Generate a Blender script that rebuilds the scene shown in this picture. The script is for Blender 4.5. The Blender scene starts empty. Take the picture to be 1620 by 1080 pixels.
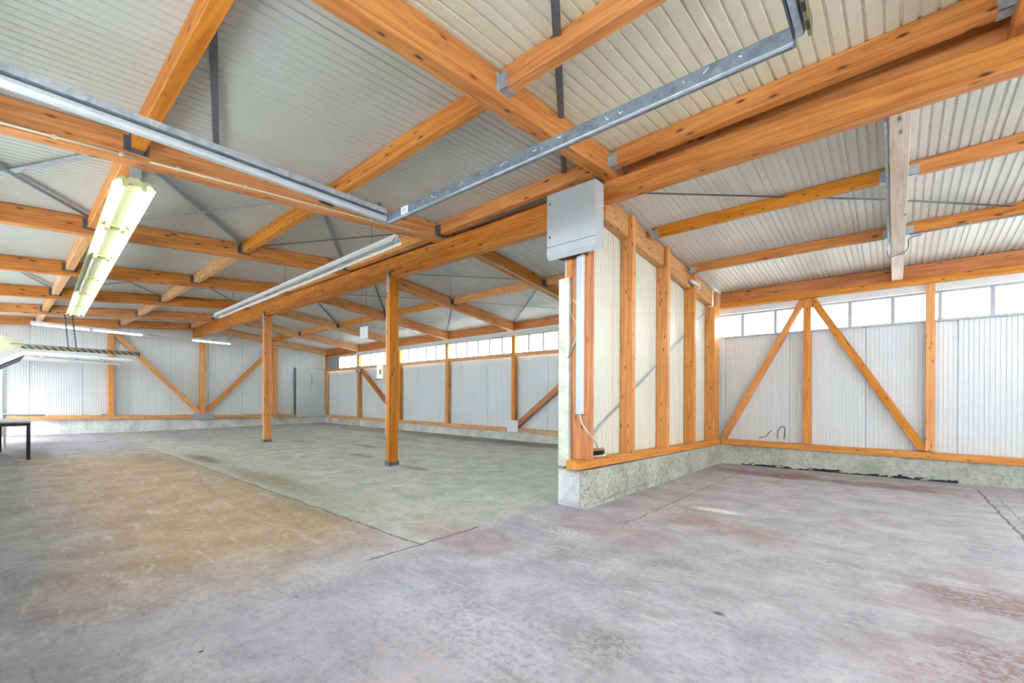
import bpy, bmesh, math, random
from mathutils import Vector, Matrix
random.seed(7)
S = bpy.context.scene
COL = S.collection

# ------------------------------------------------------------------ camera
F_PX, YAW, HOR, ROLL, CAM_Z = 706.8, 0.70815, 634.9, -0.005, 1.4
cam_d = bpy.data.cameras.new('camera'); cam = bpy.data.objects.new('camera', cam_d); COL.objects.link(cam)
S.camera = cam
cam_d.sensor_fit = 'HORIZONTAL'; cam_d.sensor_width = 36.0
cam_d.lens = F_PX / 1620 * 36.0
cam_d.shift_x = 0.0; cam_d.shift_y = (HOR - 540) / 1620.0
cam_d.clip_start = 0.05; cam_d.clip_end = 500
fwd = Vector((-math.sin(YAW), math.cos(YAW), 0)); rt0 = Vector((math.cos(YAW), math.sin(YAW), 0)); up0 = Vector((0, 0, 1))
rt = rt0 * math.cos(ROLL) - up0 * math.sin(ROLL); up = rt.cross(fwd)
cam.matrix_world = Matrix(((rt.x, up.x, -fwd.x, 0), (rt.y, up.y, -fwd.y, 0), (rt.z, up.z, -fwd.z, CAM_Z), (0, 0, 0, 1)))

# ------------------------------------------------------------------ sky, exposure
w = bpy.data.worlds.new('overcast_sky'); S.world = w; w.use_nodes = True
wn = w.node_tree; wn.nodes.clear()
wo = wn.nodes.new('ShaderNodeOutputWorld'); wb = wn.nodes.new('ShaderNodeBackground')
wb.inputs[0].default_value = (0.95, 0.965, 1.0, 1); wb.inputs[1].default_value = 10.0
wn.links.new(wb.outputs[0], wo.inputs[0])
S.view_settings.view_transform = 'Standard'; S.view_settings.look = 'None'
S.view_settings.gamma = 1; S.view_settings.use_curve_mapping = False
S.view_settings.exposure = 0.76

# ------------------------------------------------------------------ materials
def mat(name):
    m = bpy.data.materials.new(name); m.use_nodes = True
    nt = m.node_tree; b = nt.nodes['Principled BSDF']
    return m, nt, b
def N(nt, t, **kw):
    n = nt.nodes.new(t)
    for k, v in kw.items():
        if k in n.inputs: n.inputs[k].default_value = v
        else: setattr(n, k, v)
    return n
def L(nt, a, b): nt.links.new(a, b)
def ramp(nt, src, stops):
    r = nt.nodes.new('ShaderNodeValToRGB'); e = r.color_ramp.elements
    while len(e) < len(stops): e.new(0.5)
    for i, (p, c) in enumerate(stops):
        e[i].position = p; e[i].color = (c[0], c[1], c[2], 1) if hasattr(c, '__len__') else (c, c, c, 1)
    L(nt, src, r.inputs[0]); return r
def mix(nt, fac, a, b, blend='MIX'):
    n = nt.nodes.new('ShaderNodeMix'); n.data_type = 'RGBA'; n.blend_type = blend
    for sock, v in ((n.inputs[0], fac), (n.inputs[6], a), (n.inputs[7], b)):
        if hasattr(v, 'is_linked'): L(nt, v, sock)
        elif hasattr(v, '__len__'): sock.default_value = (v[0], v[1], v[2], 1)
        else: sock.default_value = v
    return n.outputs[2]
def math_(nt, op, a, b=None, c=None, clamp=False):
    n = nt.nodes.new('ShaderNodeMath'); n.operation = op; n.use_clamp = clamp
    for i, v in enumerate((a, b, c)):
        if v is None: continue
        if hasattr(v, 'is_linked'): L(nt, v, n.inputs[i])
        else: n.inputs[i].default_value = v
    return n.outputs[0]
def bump(nt, b, h, strength=.3, dist=.01):
    n = nt.nodes.new('ShaderNodeBump'); n.inputs['Strength'].default_value = strength; n.inputs['Distance'].default_value = dist
    L(nt, h, n.inputs['Height']); L(nt, n.outputs[0], b.inputs['Normal'])

def wood(name, c_light, c_dark, knots=1.0, rough=.55, ks=(2.8, 8.5)):
    m, nt, b = mat(name)
    tc = N(nt, 'ShaderNodeTexCoord'); oi = N(nt, 'ShaderNodeObjectInfo')
    off = N(nt, 'ShaderNodeVectorMath', operation='SCALE'); off.inputs[0].default_value = (37, 91, 53); L(nt, oi.outputs['Random'], off.inputs['Scale'])
    ad = N(nt, 'ShaderNodeVectorMath', operation='ADD'); L(nt, tc.outputs['Object'], ad.inputs[0]); L(nt, off.outputs[0], ad.inputs[1])
    mp = N(nt, 'ShaderNodeMapping'); mp.inputs['Scale'].default_value = (.55, 9, 9); L(nt, ad.outputs[0], mp.inputs[0])
    n1 = N(nt, 'ShaderNodeTexNoise', Scale=2.2, Detail=5.0, Roughness=.6, Distortion=.6); L(nt, mp.outputs[0], n1.inputs['Vector'])
    mp2 = N(nt, 'ShaderNodeMapping'); mp2.inputs['Scale'].default_value = (1.2, 60, 60); L(nt, ad.outputs[0], mp2.inputs[0])
    n2 = N(nt, 'ShaderNodeTexNoise', Scale=1.6, Detail=3.0); L(nt, mp2.outputs[0], n2.inputs['Vector'])
    mid = tuple((p + q) / 2 for p, q in zip(c_light, c_dark))
    r1 = ramp(nt, n1.outputs[0], [(.32, c_dark), (.48, mid), (.62, c_light)])
    r2 = ramp(nt, n2.outputs[0], [(.35, .82), (.6, 1.0)])
    c = mix(nt, 1.0, r1.outputs[0], r2.outputs[0], 'MULTIPLY')
    # per-board tone
    hv = N(nt, 'ShaderNodeHueSaturation'); L(nt, c, hv.inputs['Color'])
    L(nt, math_(nt, 'MULTIPLY_ADD', oi.outputs['Random'], .22, .90), hv.inputs['Value'])
    L(nt, math_(nt, 'MULTIPLY_ADD', oi.outputs['Random'], -.18, 1.08), hv.inputs['Saturation'])
    c = hv.outputs[0]
    # knots
    mk = N(nt, 'ShaderNodeMapping'); mk.inputs['Scale'].default_value = (ks[0], ks[1], ks[1]); L(nt, ad.outputs[0], mk.inputs[0])
    vo = N(nt, 'ShaderNodeTexVoronoi', Scale=1.0, Randomness=1.0); L(nt, mk.outputs[0], vo.inputs['Vector'])
    k = ramp(nt, vo.outputs['Distance'], [(.06, 1.0), (.11, .7), (.16, .16), (.26, .0)])
    c = mix(nt, math_(nt, 'MULTIPLY', k.outputs[0], knots), c, (.10, .028, .008))
    L(nt, c, b.inputs['Base Color']); b.inputs['Roughness'].default_value = rough
    bump(nt, b, n2.outputs[0], .15, .004)
    return m
W_BEAM = wood('orange_glulam', (.76, .30, .062), (.50, .155, .022))
W_STUD = wood('honey_spruce', (.84, .36, .075), (.62, .22, .035), 1.0, .55, (4.6, 14))
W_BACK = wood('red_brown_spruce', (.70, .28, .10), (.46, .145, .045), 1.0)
W_PALE = wood('pale_spruce', (.82, .46, .21), (.64, .30, .11), 1.0, .55, (4.2, 13))
W_WHITEWASH = wood('whitewashed_spruce', (.78, .66, .52), (.62, .46, .33), .8)

def metal(name, col, rough=.4, metallic=.8, var=.25, scale=8):
    m, nt, b = mat(name)
    tc = N(nt, 'ShaderNodeTexCoord')
    n = N(nt, 'ShaderNodeTexNoise', Scale=float(scale), Detail=5.0, Roughness=.65); L(nt, tc.outputs['Object'], n.inputs['Vector'])
    r = ramp(nt, n.outputs[0], [(.3, tuple(x * (1 - var) for x in col)), (.7, tuple(min(1, x * (1 + var)) for x in col))])
    L(nt, r.outputs[0], b.inputs['Base Color']); b.inputs['Metallic'].default_value = metallic
    L(nt, math_(nt, 'MULTIPLY_ADD', n.outputs[0], .3, rough - .15), b.inputs['Roughness'])
    return m
GALV = metal('galvanised_steel', (.44, .50, .56), .38, .35, .3, 14)
GALV_BLUE = metal('bluish_galvanised_steel', (.20, .25, .31), .35, .4, .35, 12)
GALV_DARK = metal('dull_zinc_steel', (.13, .155, .185), .5, .4, .25, 20)
STEEL_WHITE = metal('light_painted_steel', (.74, .77, .78), .45, .1, .06, 5)
BLACKM = metal('black_painted_steel', (.02, .018, .03), .45, .3, .3, 9)
BOXGREY = metal('light_grey_enamel', (.50, .53, .56), .42, .05, .05, 3)
PLASTIC_GREY = metal('grey_plastic_duct', (.55, .60, .67), .45, .0, .05, 3)
PLASTIC_CREAM = metal('cream_plastic', (.72, .70, .58), .5, .0, .06, 4)
LAMP_CREAM = metal('yellowed_lamp_enamel', (.58, .62, .38), .4, .0, .06, 3)
DARKV = metal('dark_rubber', (.012, .013, .016), .6, .0, .3, 9)
PLATE = metal('steel_plate', (.40, .45, .50), .45, .5, .15, 10)

def sheet(name, base, stain, amount=.5, rough=.42, dirt_scale=.7):
    m, nt, b = mat(name)
    tc = N(nt, 'ShaderNodeTexCoord')
    n = N(nt, 'ShaderNodeTexNoise', Scale=dirt_scale, Detail=6.0, Roughness=.6); L(nt, tc.outputs['Object'], n.inputs['Vector'])
    n2 = N(nt, 'ShaderNodeTexNoise', Scale=90.0, Detail=2.0); L(nt, tc.outputs['Object'], n2.inputs['Vector'])
    r = ramp(nt, n.outputs[0], [(.38, 0.0), (.72, 1.0)])
    c = mix(nt, math_(nt, 'MULTIPLY', r.outputs[0], amount), base, stain)
    r2 = ramp(nt, n2.outputs[0], [(.3, .9), (.65, 1.0)])
    c = mix(nt, 1.0, c, r2.outputs[0], 'MULTIPLY')
    L(nt, c, b.inputs['Base Color']); b.inputs['Roughness'].default_value = rough
    b.inputs['Specular IOR Level'].default_value = .45
    return m
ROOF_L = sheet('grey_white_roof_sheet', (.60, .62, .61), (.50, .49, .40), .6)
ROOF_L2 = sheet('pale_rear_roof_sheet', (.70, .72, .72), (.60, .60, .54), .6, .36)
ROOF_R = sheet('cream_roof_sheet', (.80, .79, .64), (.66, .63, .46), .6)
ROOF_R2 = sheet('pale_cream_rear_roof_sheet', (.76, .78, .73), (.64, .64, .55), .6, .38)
WALL_W = sheet('white_wall_sheet', (.76, .80, .82), (.68, .71, .70), .5, .38)
WALL_C = sheet('cream_wall_sheet', (.80, .80, .68), (.74, .74, .62), .5, .35)

def concrete(name, c1, c2, c3, scale=1.6, pit=.5):
    m, nt, b = mat(name)
    tc = N(nt, 'ShaderNodeTexCoord')
    n = N(nt, 'ShaderNodeTexNoise', Scale=scale, Detail=9.0, Roughness=.65, Distortion=.4); L(nt, tc.outputs['Object'], n.inputs['Vector'])
    n2 = N(nt, 'ShaderNodeTexNoise', Scale=scale * 14, Detail=6.0, Roughness=.7); L(nt, tc.outputs['Object'], n2.inputs['Vector'])
    r = ramp(nt, n.outputs[0], [(.3, c3), (.48, c2), (.62, c1)])
    r2 = ramp(nt, n2.outputs[0], [(.30, pit), (.41, .55 + pit * .5), (.50, 1.0), (.7, 1.08)])
    c = mix(nt, 1.0, r.outputs[0], r2.outputs[0], 'MULTIPLY')
    L(nt, c, b.inputs['Base Color']); b.inputs['Roughness'].default_value = .85
    bump(nt, b, n2.outputs[0], .5, .01)
    return m
CONC_R = concrete('weathered_concrete_kerb', (.56, .55, .47), (.46, .47, .41), (.30, .31, .24), 1.6, .25)
def tar(m, x0, x1, ztop):
    nt = m.node_tree; b = nt.nodes['Principled BSDF']; src = b.inputs['Base Color'].links[0].from_socket
    tc = N(nt, 'ShaderNodeTexCoord'); sp = N(nt, 'ShaderNodeSeparateXYZ'); L(nt, tc.outputs['Object'], sp.inputs[0])
    mp = N(nt, 'ShaderNodeMapping'); mp.inputs['Scale'].default_value = (1.5, 1.5, 6); L(nt, tc.outputs['Object'], mp.inputs[0])
    n = N(nt, 'ShaderNodeTexNoise', Scale=2.6, Detail=7.0, Roughness=.7); L(nt, mp.outputs[0], n.inputs['Vector'])
    lim = math_(nt, 'MULTIPLY_ADD', n.outputs[0], ztop * 3.2, -ztop * 1.15)
    f = math_(nt, 'LESS_THAN', sp.outputs[2], lim)
    f = math_(nt, 'MULTIPLY', f, math_(nt, 'GREATER_THAN', sp.outputs[0], x0)); f = math_(nt, 'MULTIPLY', f, math_(nt, 'LESS_THAN', sp.outputs[0], x1))
    L(nt, mix(nt, f, src, (.018, .02, .035)), b.inputs['Base Color'])
CONC_B = concrete('tar_stained_concrete_kerb', (.58, .59, .52), (.47, .49, .44), (.32, .34, .29))
tar(CONC_B, -2.62, .85, .085)
CONC_W = concrete('pale_concrete_kerb', (.80, .81, .80), (.68, .69, .68), (.46, .47, .47))
CONC_W2 = concrete('pale_tarry_concrete_kerb', (.76, .76, .72), (.64, .64, .60), (.44, .45, .44))
tar(CONC_W2, -13.5, -3.4, .17)
BLOCKC = concrete('concrete_end_face', (.74, .73, .72), (.62, .61, .62), (.40, .38, .38), 3.0)

def emis(name, col, st):
    m, nt, b = mat(name); b.inputs['Base Color'].default_value = (.9, .9, .85, 1)
    b.inputs['Emission Color'].default_value = (*col, 1); b.inputs['Emission Strength'].default_value = st; return m
TUBE_ON = emis('lit_fluorescent_tube', (1, 1, .84), 4)
TUBE_ON2 = emis('lit_cool_tube', (1, .99, .95), 6.0)
TUBE_OFF = metal('unlit_tube_glass', (.74, .76, .78), .25, 0, .02, 3)
GLASS = bpy.data.materials.new('window_glass'); GLASS.use_nodes = True
gnt = GLASS.node_tree; gnt.nodes.clear()
_o = gnt.nodes.new('ShaderNodeOutputMaterial'); _m = gnt.nodes.new('ShaderNodeMixShader'); _t = gnt.nodes.new('ShaderNodeBsdfTransparent'); _g = gnt.nodes.new('ShaderNodeBsdfGlossy')
_t.inputs[0].default_value = (.93, .97, .98, 1); _g.inputs['Roughness'].default_value = .05; _m.inputs[0].default_value = .07
gnt.links.new(_t.outputs[0], _m.inputs[1]); gnt.links.new(_g.outputs[0], _m.inputs[2]); gnt.links.new(_m.outputs[0], _o.inputs[0])
PAPER = metal('white_paper', (.80, .82, .84), .7, 0, .03, 5)

def stripes(name):
    m, nt, b = mat(name)
    tc = N(nt, 'ShaderNodeTexCoord'); sp = N(nt, 'ShaderNodeSeparateXYZ'); L(nt, tc.outputs['Object'], sp.inputs[0])
    s = math_(nt, 'ADD', sp.outputs[1], math_(nt, 'MULTIPLY', sp.outputs[2], 1.2))
    fr = math_(nt, 'FRACT', math_(nt, 'MULTIPLY', s, 6.4))
    g = math_(nt, 'GREATER_THAN', fr, .5)
    L(nt, mix(nt, g, (.26, .24, .09), (.03, .03, .03)), b.inputs['Base Color']); b.inputs['Roughness'].default_value = .5
    return m
HAZARD = stripes('yellow_black_hazard_tape')

# floor: bare slab with stains and joints placed where they lie
def floor_mat():
    m, nt, b = mat('stained_concrete_floor')
    tc = N(nt, 'ShaderNodeTexCoord'); P = tc.outputs['Object']
    sp = N(nt, 'ShaderNodeSeparateXYZ'); L(nt, P, sp.inputs[0]); X, Y = sp.outputs[0], sp.outputs[1]
    def noise(sc, det=6.0, ro=.6, dist=0.0, vec=None):
        n = N(nt, 'ShaderNodeTexNoise', Scale=float(sc), Detail=det, Roughness=ro, Distortion=dist); L(nt, vec or P, n.inputs['Vector']); return n.outputs[0]
    nb = noise(.55, 5.0); nm = noise(2.4, 8.0, .65, .3); nf = noise(22, 6.0, .7); ng = noise(110, 3.0, .6)
    nw = noise(1.1, 4.0)
    base = ramp(nt, nm, [(.30, (.275, .27, .285)), (.5, (.375, .37, .395)), (.68, (.47, .465, .49))]).outputs[0]
    def sstep(v, a, c):
        n = N(nt, 'ShaderNodeMapRange', interpolation_type='SMOOTHSTEP'); L(nt, v, n.inputs[0])
        n.inputs[1].default_value = a; n.inputs[2].default_value = c; n.inputs[3].default_value = 0; n.inputs[4].default_value = 1; return n.outputs[0]
    def mul(*a):
        r = a[0]
        for q in a[1:]: r = math_(nt, 'MULTIPLY', r, q)
        return r
    wob = math_(nt, 'MULTIPLY_ADD', nw, .30, -.15); wob2 = math_(nt, 'MULTIPLY_ADD', nb, 1.6, -.8)
    Yw = math_(nt, 'ADD', Y, wob); Xw = math_(nt, 'ADD', X, wob)
    Yb = math_(nt, 'ADD', Y, wob2); Xb = math_(nt, 'ADD', X, wob2)
    # green-grey rear slab: Y > 2.75 and X < -3.5
    slab = mul(sstep(Yw, 2.72, 2.80), sstep(Xw, -3.50, -3.58))
    base = mix(nt, mul(slab, .85), base, ramp(nt, nm, [(.3, (.34, .355, .285)), (.5, (.45, .465, .40)), (.7, (.58, .60, .54))]).outputs[0])
    # rust-ochre stained apron in front of it
    och = mul(sstep(Xb, -3.0, -5.0), sstep(Yw, 2.78, 2.66), sstep(Yb, .15, .9), sstep(Xb, -16.0, -12.5))
    base = mix(nt, mul(och, .78), base, ramp(nt, nm, [(.25, (.30, .185, .090)), (.5, (.40, .265, .130)), (.75, (.48, .345, .19))]).outputs[0])
    # olive dirt along the slab joint
    oj = mul(sstep(math_(nt, 'ABSOLUTE', math_(nt, 'ADD', Yb, -2.95)), .9, .1), sstep(Xb, -3.8, -5.5), sstep(nm, .36, .62), sstep(Xb, -14, -11))
    base = mix(nt, mul(oj, .6), base, (.22, .19, .09))
    # reddish patches
    def blob(cx, cy, rx, ry, col, amt, t0=.40, t1=.62):
        nonlocal base
        dx = math_(nt, 'DIVIDE', math_(nt, 'ADD', X, -cx), rx); dy = math_(nt, 'DIVIDE', math_(nt, 'ADD', Y, -cy), ry)
        d = math_(nt, 'SQRT', math_(nt, 'ADD', math_(nt, 'POWER', dx, 2.0), math_(nt, 'POWER', dy, 2.0)))
        d = math_(nt, 'ADD', d, math_(nt, 'MULTIPLY_ADD', nm, 1.4, -.7))
        f = mul(sstep(d, 1.1, .3), sstep(nf, t0, t1), amt)
        base = mix(nt, f, base, col)
    RED = (.32, .185, .18)
    DR = (.22, .115, .125)
    blob(-1.66, 5.45, .85, .42, RED, .85, .38, .56); blob(-1.0, 5.2, .6, .3, RED, .7)
    blob(-1.75, 9.95, 1.4, .55, (.23, .11, .095), .9, .30, .50); blob(.0, 9.85, 1.1, .50, (.23, .115, .10), .85, .32, .52)
    blob(.52, 4.60, .60, .42, DR, .95, .36, .56); blob(.42, 3.55, .45, .50, DR, .9, .38, .58); blob(.1, 4.15, .5, .3, (.36, .25, .26), .8)
    blob(-3.35, 3.2, 1.0, .45, RED, .75, .38, .56); blob(-2.5, 4.4, .9, .35, (.42, .28, .28), .7); blob(.12, 3.2, .35, .35, (.28, .16, .18), .8)
    blob(-1.26, 2.25, .30, .38, (.15, .14, .14), .75, .44, .56); blob(-.88, 3.15, .05, .035, (.12, .06, .06), 1.0, .1, .2); blob(-.4, 3.9, .9, .5, (.33, .33, .35), .5, .46, .56)
    blob(-1.7, 6.14, .40, .14, (.80, .80, .78), .8, .36, .46); blob(-2.6, 4.0, .35, .2, (.76, .76, .75), .6); blob(-1.9, 1.9, 1.0, .5, (.60, .60, .59), .22, .42, .56)
    blob(-11.4, 6.87, .9, .22, (.15, .15, .13), .75, .35, .5); blob(-14.0, 6.2, .7, .25, (.16, .15, .13), .7); blob(-9.6, 5.75, .8, .22, (.20, .17, .10), .8, .32, .48); blob(-7.2, 5.5, .5, .18, (.16, .14, .11), .7, .36, .5)
    blob(-12.4, 8.6, 2.8, .5, (.20, .215, .20), .6, .3, .6); blob(-9.5, 10.4, 6, .75, (.20, .22, .235), .75, .25, .5)
    blob(-8.2, 3.1, 2.2, .32, (.20, .19, .07), .8, .34, .5); blob(-11.8, 3.1, 1.4, .25, (.13, .08, .05), .85, .36, .5); blob(-12.5, 2.2, 1.2, .4, (.20, .11, .07), .7); blob(-5.5, 2.6, .7, .12, (.16, .13, .08), .7)
    blob(-18.5, 4.2, 3.5, 1.1, (.30, .31, .36), .6, .3, .5)
    # pale dust scuffs and speckle
    stv = N(nt, 'ShaderNodeMapping'); stv.inputs['Scale'].default_value = (1.1, 5, 1); stv.inputs['Rotation'].default_value = (0, 0, .25); L(nt, P, stv.inputs[0])
    ns = noise(2.2, 7.0, .7, .5, stv.outputs[0])
    base = mix(nt, mul(sstep(ns, .54, .70), .55), base, (.58, .575, .59))
    base = mix(nt, mul(sstep(ns, .45, .28), .55), base, (.24, .225, .22))
    base = mix(nt, 1.0, base, ramp(nt, nf, [(.25, .68), (.5, 1.0), (.75, 1.12)]).outputs[0], 'MULTIPLY')
    base = mix(nt, 1.0, base, ramp(nt, ng, [(.25, .86), (.5, 1.0), (.75, 1.07)]).outputs[0], 'MULTIPLY')
    # pinkish wash over parts of the slab, chalky scuffs, dark specks
    base = mix(nt, mul(sstep(nb, .50, .62), sstep(nf, .42, .56), sstep(X, -4.5, -2.5), .45), base, (.40, .30, .32))
    sv = N(nt, 'ShaderNodeMapping'); sv.inputs['Scale'].default_value = (3.0, 14, 1); sv.inputs['Rotation'].default_value = (0, 0, .6); L(nt, P, sv.inputs[0])
    n5 = noise(3.2, 6.0, .75, 1.2, sv.outputs[0])
    base = mix(nt, mul(sstep(n5, .62, .70), sstep(nm, .48, .6), sstep(math_(nt, 'MULTIPLY', och, -1.0), -.5, -.1), .7), base, (.74, .74, .74))
    base = mix(nt, mul(sstep(n5, .345, .29), .55), base, (.16, .14, .13))
    vo = N(nt, 'ShaderNodeTexVoronoi', Scale=3.1, Randomness=1.0); L(nt, P, vo.inputs['Vector'])
    spot = mul(sstep(vo.outputs['Distance'], .06, .035), sstep(nb, .46, .54))
    base = mix(nt, spot, base, (.06, .05, .045))
    # joints and cracks: thin dark lines
    wj = math_(nt, 'MULTIPLY_ADD', noise(3.0, 6.0, .7), .14, -.07)
    def line(v, at, half, m1, col=(.055, .05, .045), amt=.9):
        nonlocal base
        d = math_(nt, 'ABSOLUTE', math_(nt, 'ADD', math_(nt, 'ADD', v, wj), -at))
        base = mix(nt, mul(sstep(d, half, half * .35), m1, amt), base, col)
    line(Y, 2.73, .022, mul(sstep(X, -3.4, -3.6), sstep(X, -15, -13), sstep(nf, .38, .52)))
    line(X, -3.52, .018, mul(sstep(Y, 2.1, 2.2), sstep(Y, 3.6, 3.5)))
    line(X, -2.35, .010, mul(sstep(Y, 4.7, 4.8), sstep(Y, 9.9, 9.8), sstep(nf, .30, .45)))
    line(X, 1.03, .020, mul(sstep(Y, 4.5, 4.6), sstep(Y, 10.5, 10.4)), (.09, .085, .08))
    line(X, 1.17, .012, mul(sstep(Y, 4.5, 4.6), sstep(Y, 10.0, 9.9)), (.2, .19, .18))
    L(nt, base, b.inputs['Base Color']); 
    L(nt, math_(nt, 'MULTIPLY_ADD', nm, -.25, .78), b.inputs['Roughness'])
    hh = math_(nt, 'ADD', math_(nt, 'MULTIPLY', nf, .7), math_(nt, 'MULTIPLY', ng, .3))
    bump(nt, b, hh, .35, .006)
    return m
FLOORM = floor_mat()
YARD = concrete('pale_bounce_paving', (.62, .61, .58), (.55, .54, .52), (.45, .45, .43), .8)

# ------------------------------------------------------------------ helpers
def newobj(name, bm, m, M=None, parent=None, pM=None, smooth=False):
    me = bpy.data.meshes.new(name); bm.normal_update(); bm.to_mesh(me); bm.free()
    for x in (m if isinstance(m, (list, tuple)) else [m]): me.materials.append(x)
    o = bpy.data.objects.new(name, me); COL.objects.link(o)
    if smooth:
        for p in me.polygons: p.use_smooth = True
    if M is not None: o.matrix_world = M
    if parent is not None:
        o.parent = parent; o.matrix_parent_inverse = (pM or parent.matrix_world).inverted()
    return o
def box(bm, x0, x1, y0, y1, z0, z1, T=None, mi=0):
    vs = [bm.verts.new(Vector((x, y, z)) if T is None else T @ Vector((x, y, z))) for x in (x0, x1) for y in (y0, y1) for z in (z0, z1)]
    for f in ((0, 1, 3, 2), (4, 6, 7, 5), (0, 4, 5, 1), (2, 3, 7, 6), (0, 2, 6, 4), (1, 5, 7, 3)):
        fc = bm.faces.new([vs[i] for i in f]); fc.material_index = mi
    return vs
def bevel(bm, r=.004, seg=1):
    bmesh.ops.bevel(bm, geom=list(bm.edges), offset=r, segments=seg, affect='EDGES', profile=.6)
def tag(o, label, cat, group=None, kind=None):
    o['label'] = label; o['category'] = cat
    if group: o['group'] = group
    if kind: o['kind'] = kind
    return o
def struct(o): o['kind'] = 'structure'; return o
def frame(p0, p1):
    p0, p1 = Vector(p0), Vector(p1); x = (p1 - p0).normalized()
    z = Vector((0, 0, 1))
    if abs(x.z) > .9: z = Vector((0, -1, 0))
    y = z.cross(x).normalized(); z = x.cross(y)
    M = Matrix(((x.x, y.x, z.x, p0.x), (x.y, y.y, z.y, p0.y), (x.z, y.z, z.z, p0.z), (0, 0, 0, 1)))
    return M, (p1 - p0).length
def beam(name, p0, p1, wy, hz, m, top=False, parent=None, bev=.005):
    """timber from p0 to p1 (centre line, or middle of the upper face if top); wy across, hz high"""
    M, ln = frame(p0, p1); bm = bmesh.new()
    n = max(1, int(ln / 1.5))
    z0, z1 = (-hz, 0) if top else (-hz / 2, hz / 2)
    box(bm, 0, ln, -wy / 2, wy / 2, z0, z1); bevel(bm, bev)
    return newobj(name, bm, m, M, parent)
def tube(bm, pts, r, seg=8):
    rings = []
    for i, p in enumerate(pts):
        p = Vector(p); a = Vector(pts[max(0, i - 1)]); b = Vector(pts[min(len(pts) - 1, i + 1)])
        d = (b - a).normalized(); s = d.cross(Vector((0, 0, 1)))
        if s.length < .05: s = d.cross(Vector((0, 1, 0)))
        s.normalize(); t = d.cross(s)
        rings.append([bm.verts.new(p + (s * math.cos(k * math.tau / seg) + t * math.sin(k * math.tau / seg)) * r) for k in range(seg)])
    for A, B in zip(rings, rings[1:]):
        for k in range(seg): bm.faces.new((A[k], A[(k + 1) % seg], B[(k + 1) % seg], B[k]))
    bm.faces.new(rings[0][::-1]); bm.faces.new(rings[-1])
def prism(bm, prof, axis, a0, a1, mi=0):
    """closed 2-D profile extruded along axis X or Y (profile gives the other two coordinates)"""
    def P(u, v, a): return Vector((a, u, v)) if axis == 'X' else Vector((u, a, v))
    A = [bm.verts.new(P(u, v, a0)) for u, v in prof]; B = [bm.verts.new(P(u, v, a1)) for u, v in prof]
    n = len(prof)
    for i in range(n):
        f = bm.faces.new((A[i], A[(i + 1) % n], B[(i + 1) % n], B[i])); f.material_index = mi
    f = bm.faces.new(A[::-1]); f.material_index = mi; f = bm.faces.new(B); f.material_index = mi
def lerp_tab(tab, x):
    if x <= tab[0][0]: return tab[0][1]
    for (a, u), (b, v) in zip(tab, tab[1:]):
        if x <= b: return u + (v - u) * (x - a) / (b - a)
    return tab[-1][1]
def rel(o, base):
    """shift a mesh so that its object origin sits at base"""
    b = Vector(base); o.data.transform(Matrix.Translation(-b)); o.location = o.location + b

# ------------------------------------------------------------------ the levels of the place
XE, YB, XP = -21.91, 11.05, -3.06            # end wall, back wall, partition face
X_R, Y_F = 4.6, -.35
tabA = [(-22, 4.05), (-18.8, 4.05), (-15.7, 4.06), (-12.6, 4.09), (-9.5, 4.17), (-6.3, 4.22), (-2.9, 4.29), (.8, 4.33), (4.6, 4.34)]
tabB = [(-22, 4.52), (-18.8, 4.54), (-15.7, 4.56), (-12.6, 4.58), (-9.5, 4.60), (-6.3, 4.63), (-2.9, 4.69), (.8, 4.78), (4.6, 4.80)]
def zF(x, y): a, b = lerp_tab(tabA, x), lerp_tab(tabB, x); return a + (b - a) * y / 5.4
def zL(x, y): return 4.60 - .119 * (y - 5.5)
def zR(x, y): return 4.405 - .086 * (y - 5.5)
def sm(t): t = max(0, min(1, t)); return t * t * (3 - 2 * t)
def zfloor(x, y):
    return .19 * max(0, min(1, (-3.4 - x) / 18)) + .08 * sm((y - 3) / 7) * max(0, min(1, (-3.25 - x) / .15))

# ------------------------------------------------------------------ floor and yard
bm = bmesh.new()
xs = [XE - .3 + i * .45 for i in range(int((-3.7 - XE + .3) / .45) + 1)] + [-3.5, -3.4, -3.3, -3.25, -3.1, -2.5, -1, 1, 3, X_R + .2]
ys = [Y_F - .2, 0, 1, 2, 3, 3.5, 4, 4.5, 5, 5.5, 6, 6.5, 7, 7.5, 8, 8.5, 9, 9.5, 10, 10.6, 11.3]
g = [[bm.verts.new((x, y, zfloor(x, y))) for y in ys] for x in xs]
for i in range(len(xs) - 1):
    for j in range(len(ys) - 1): bm.faces.new((g[i][j], g[i + 1][j], g[i + 1][j + 1], g[i][j + 1]))
r = bmesh.ops.extrude_face_region(bm, geom=list(bm.faces))
low = [v for v in r['geom'] if isinstance(v, bmesh.types.BMVert)]
for v in low: v.co.z = -.25
bmesh.ops.recalc_face_normals(bm, faces=list(bm.faces))
floor = struct(newobj('floor', bm, FLOORM))
bm = bmesh.new(); box(bm, -60, 50, -60, Y_F - .21, -.3, -.04); box(bm, -60, 50, 11.6, 70, -.3, -.04)  # unseen pale ground, added outside to bounce light up to the ceiling
yard = struct(newobj('ground', bm, YARD))

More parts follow.
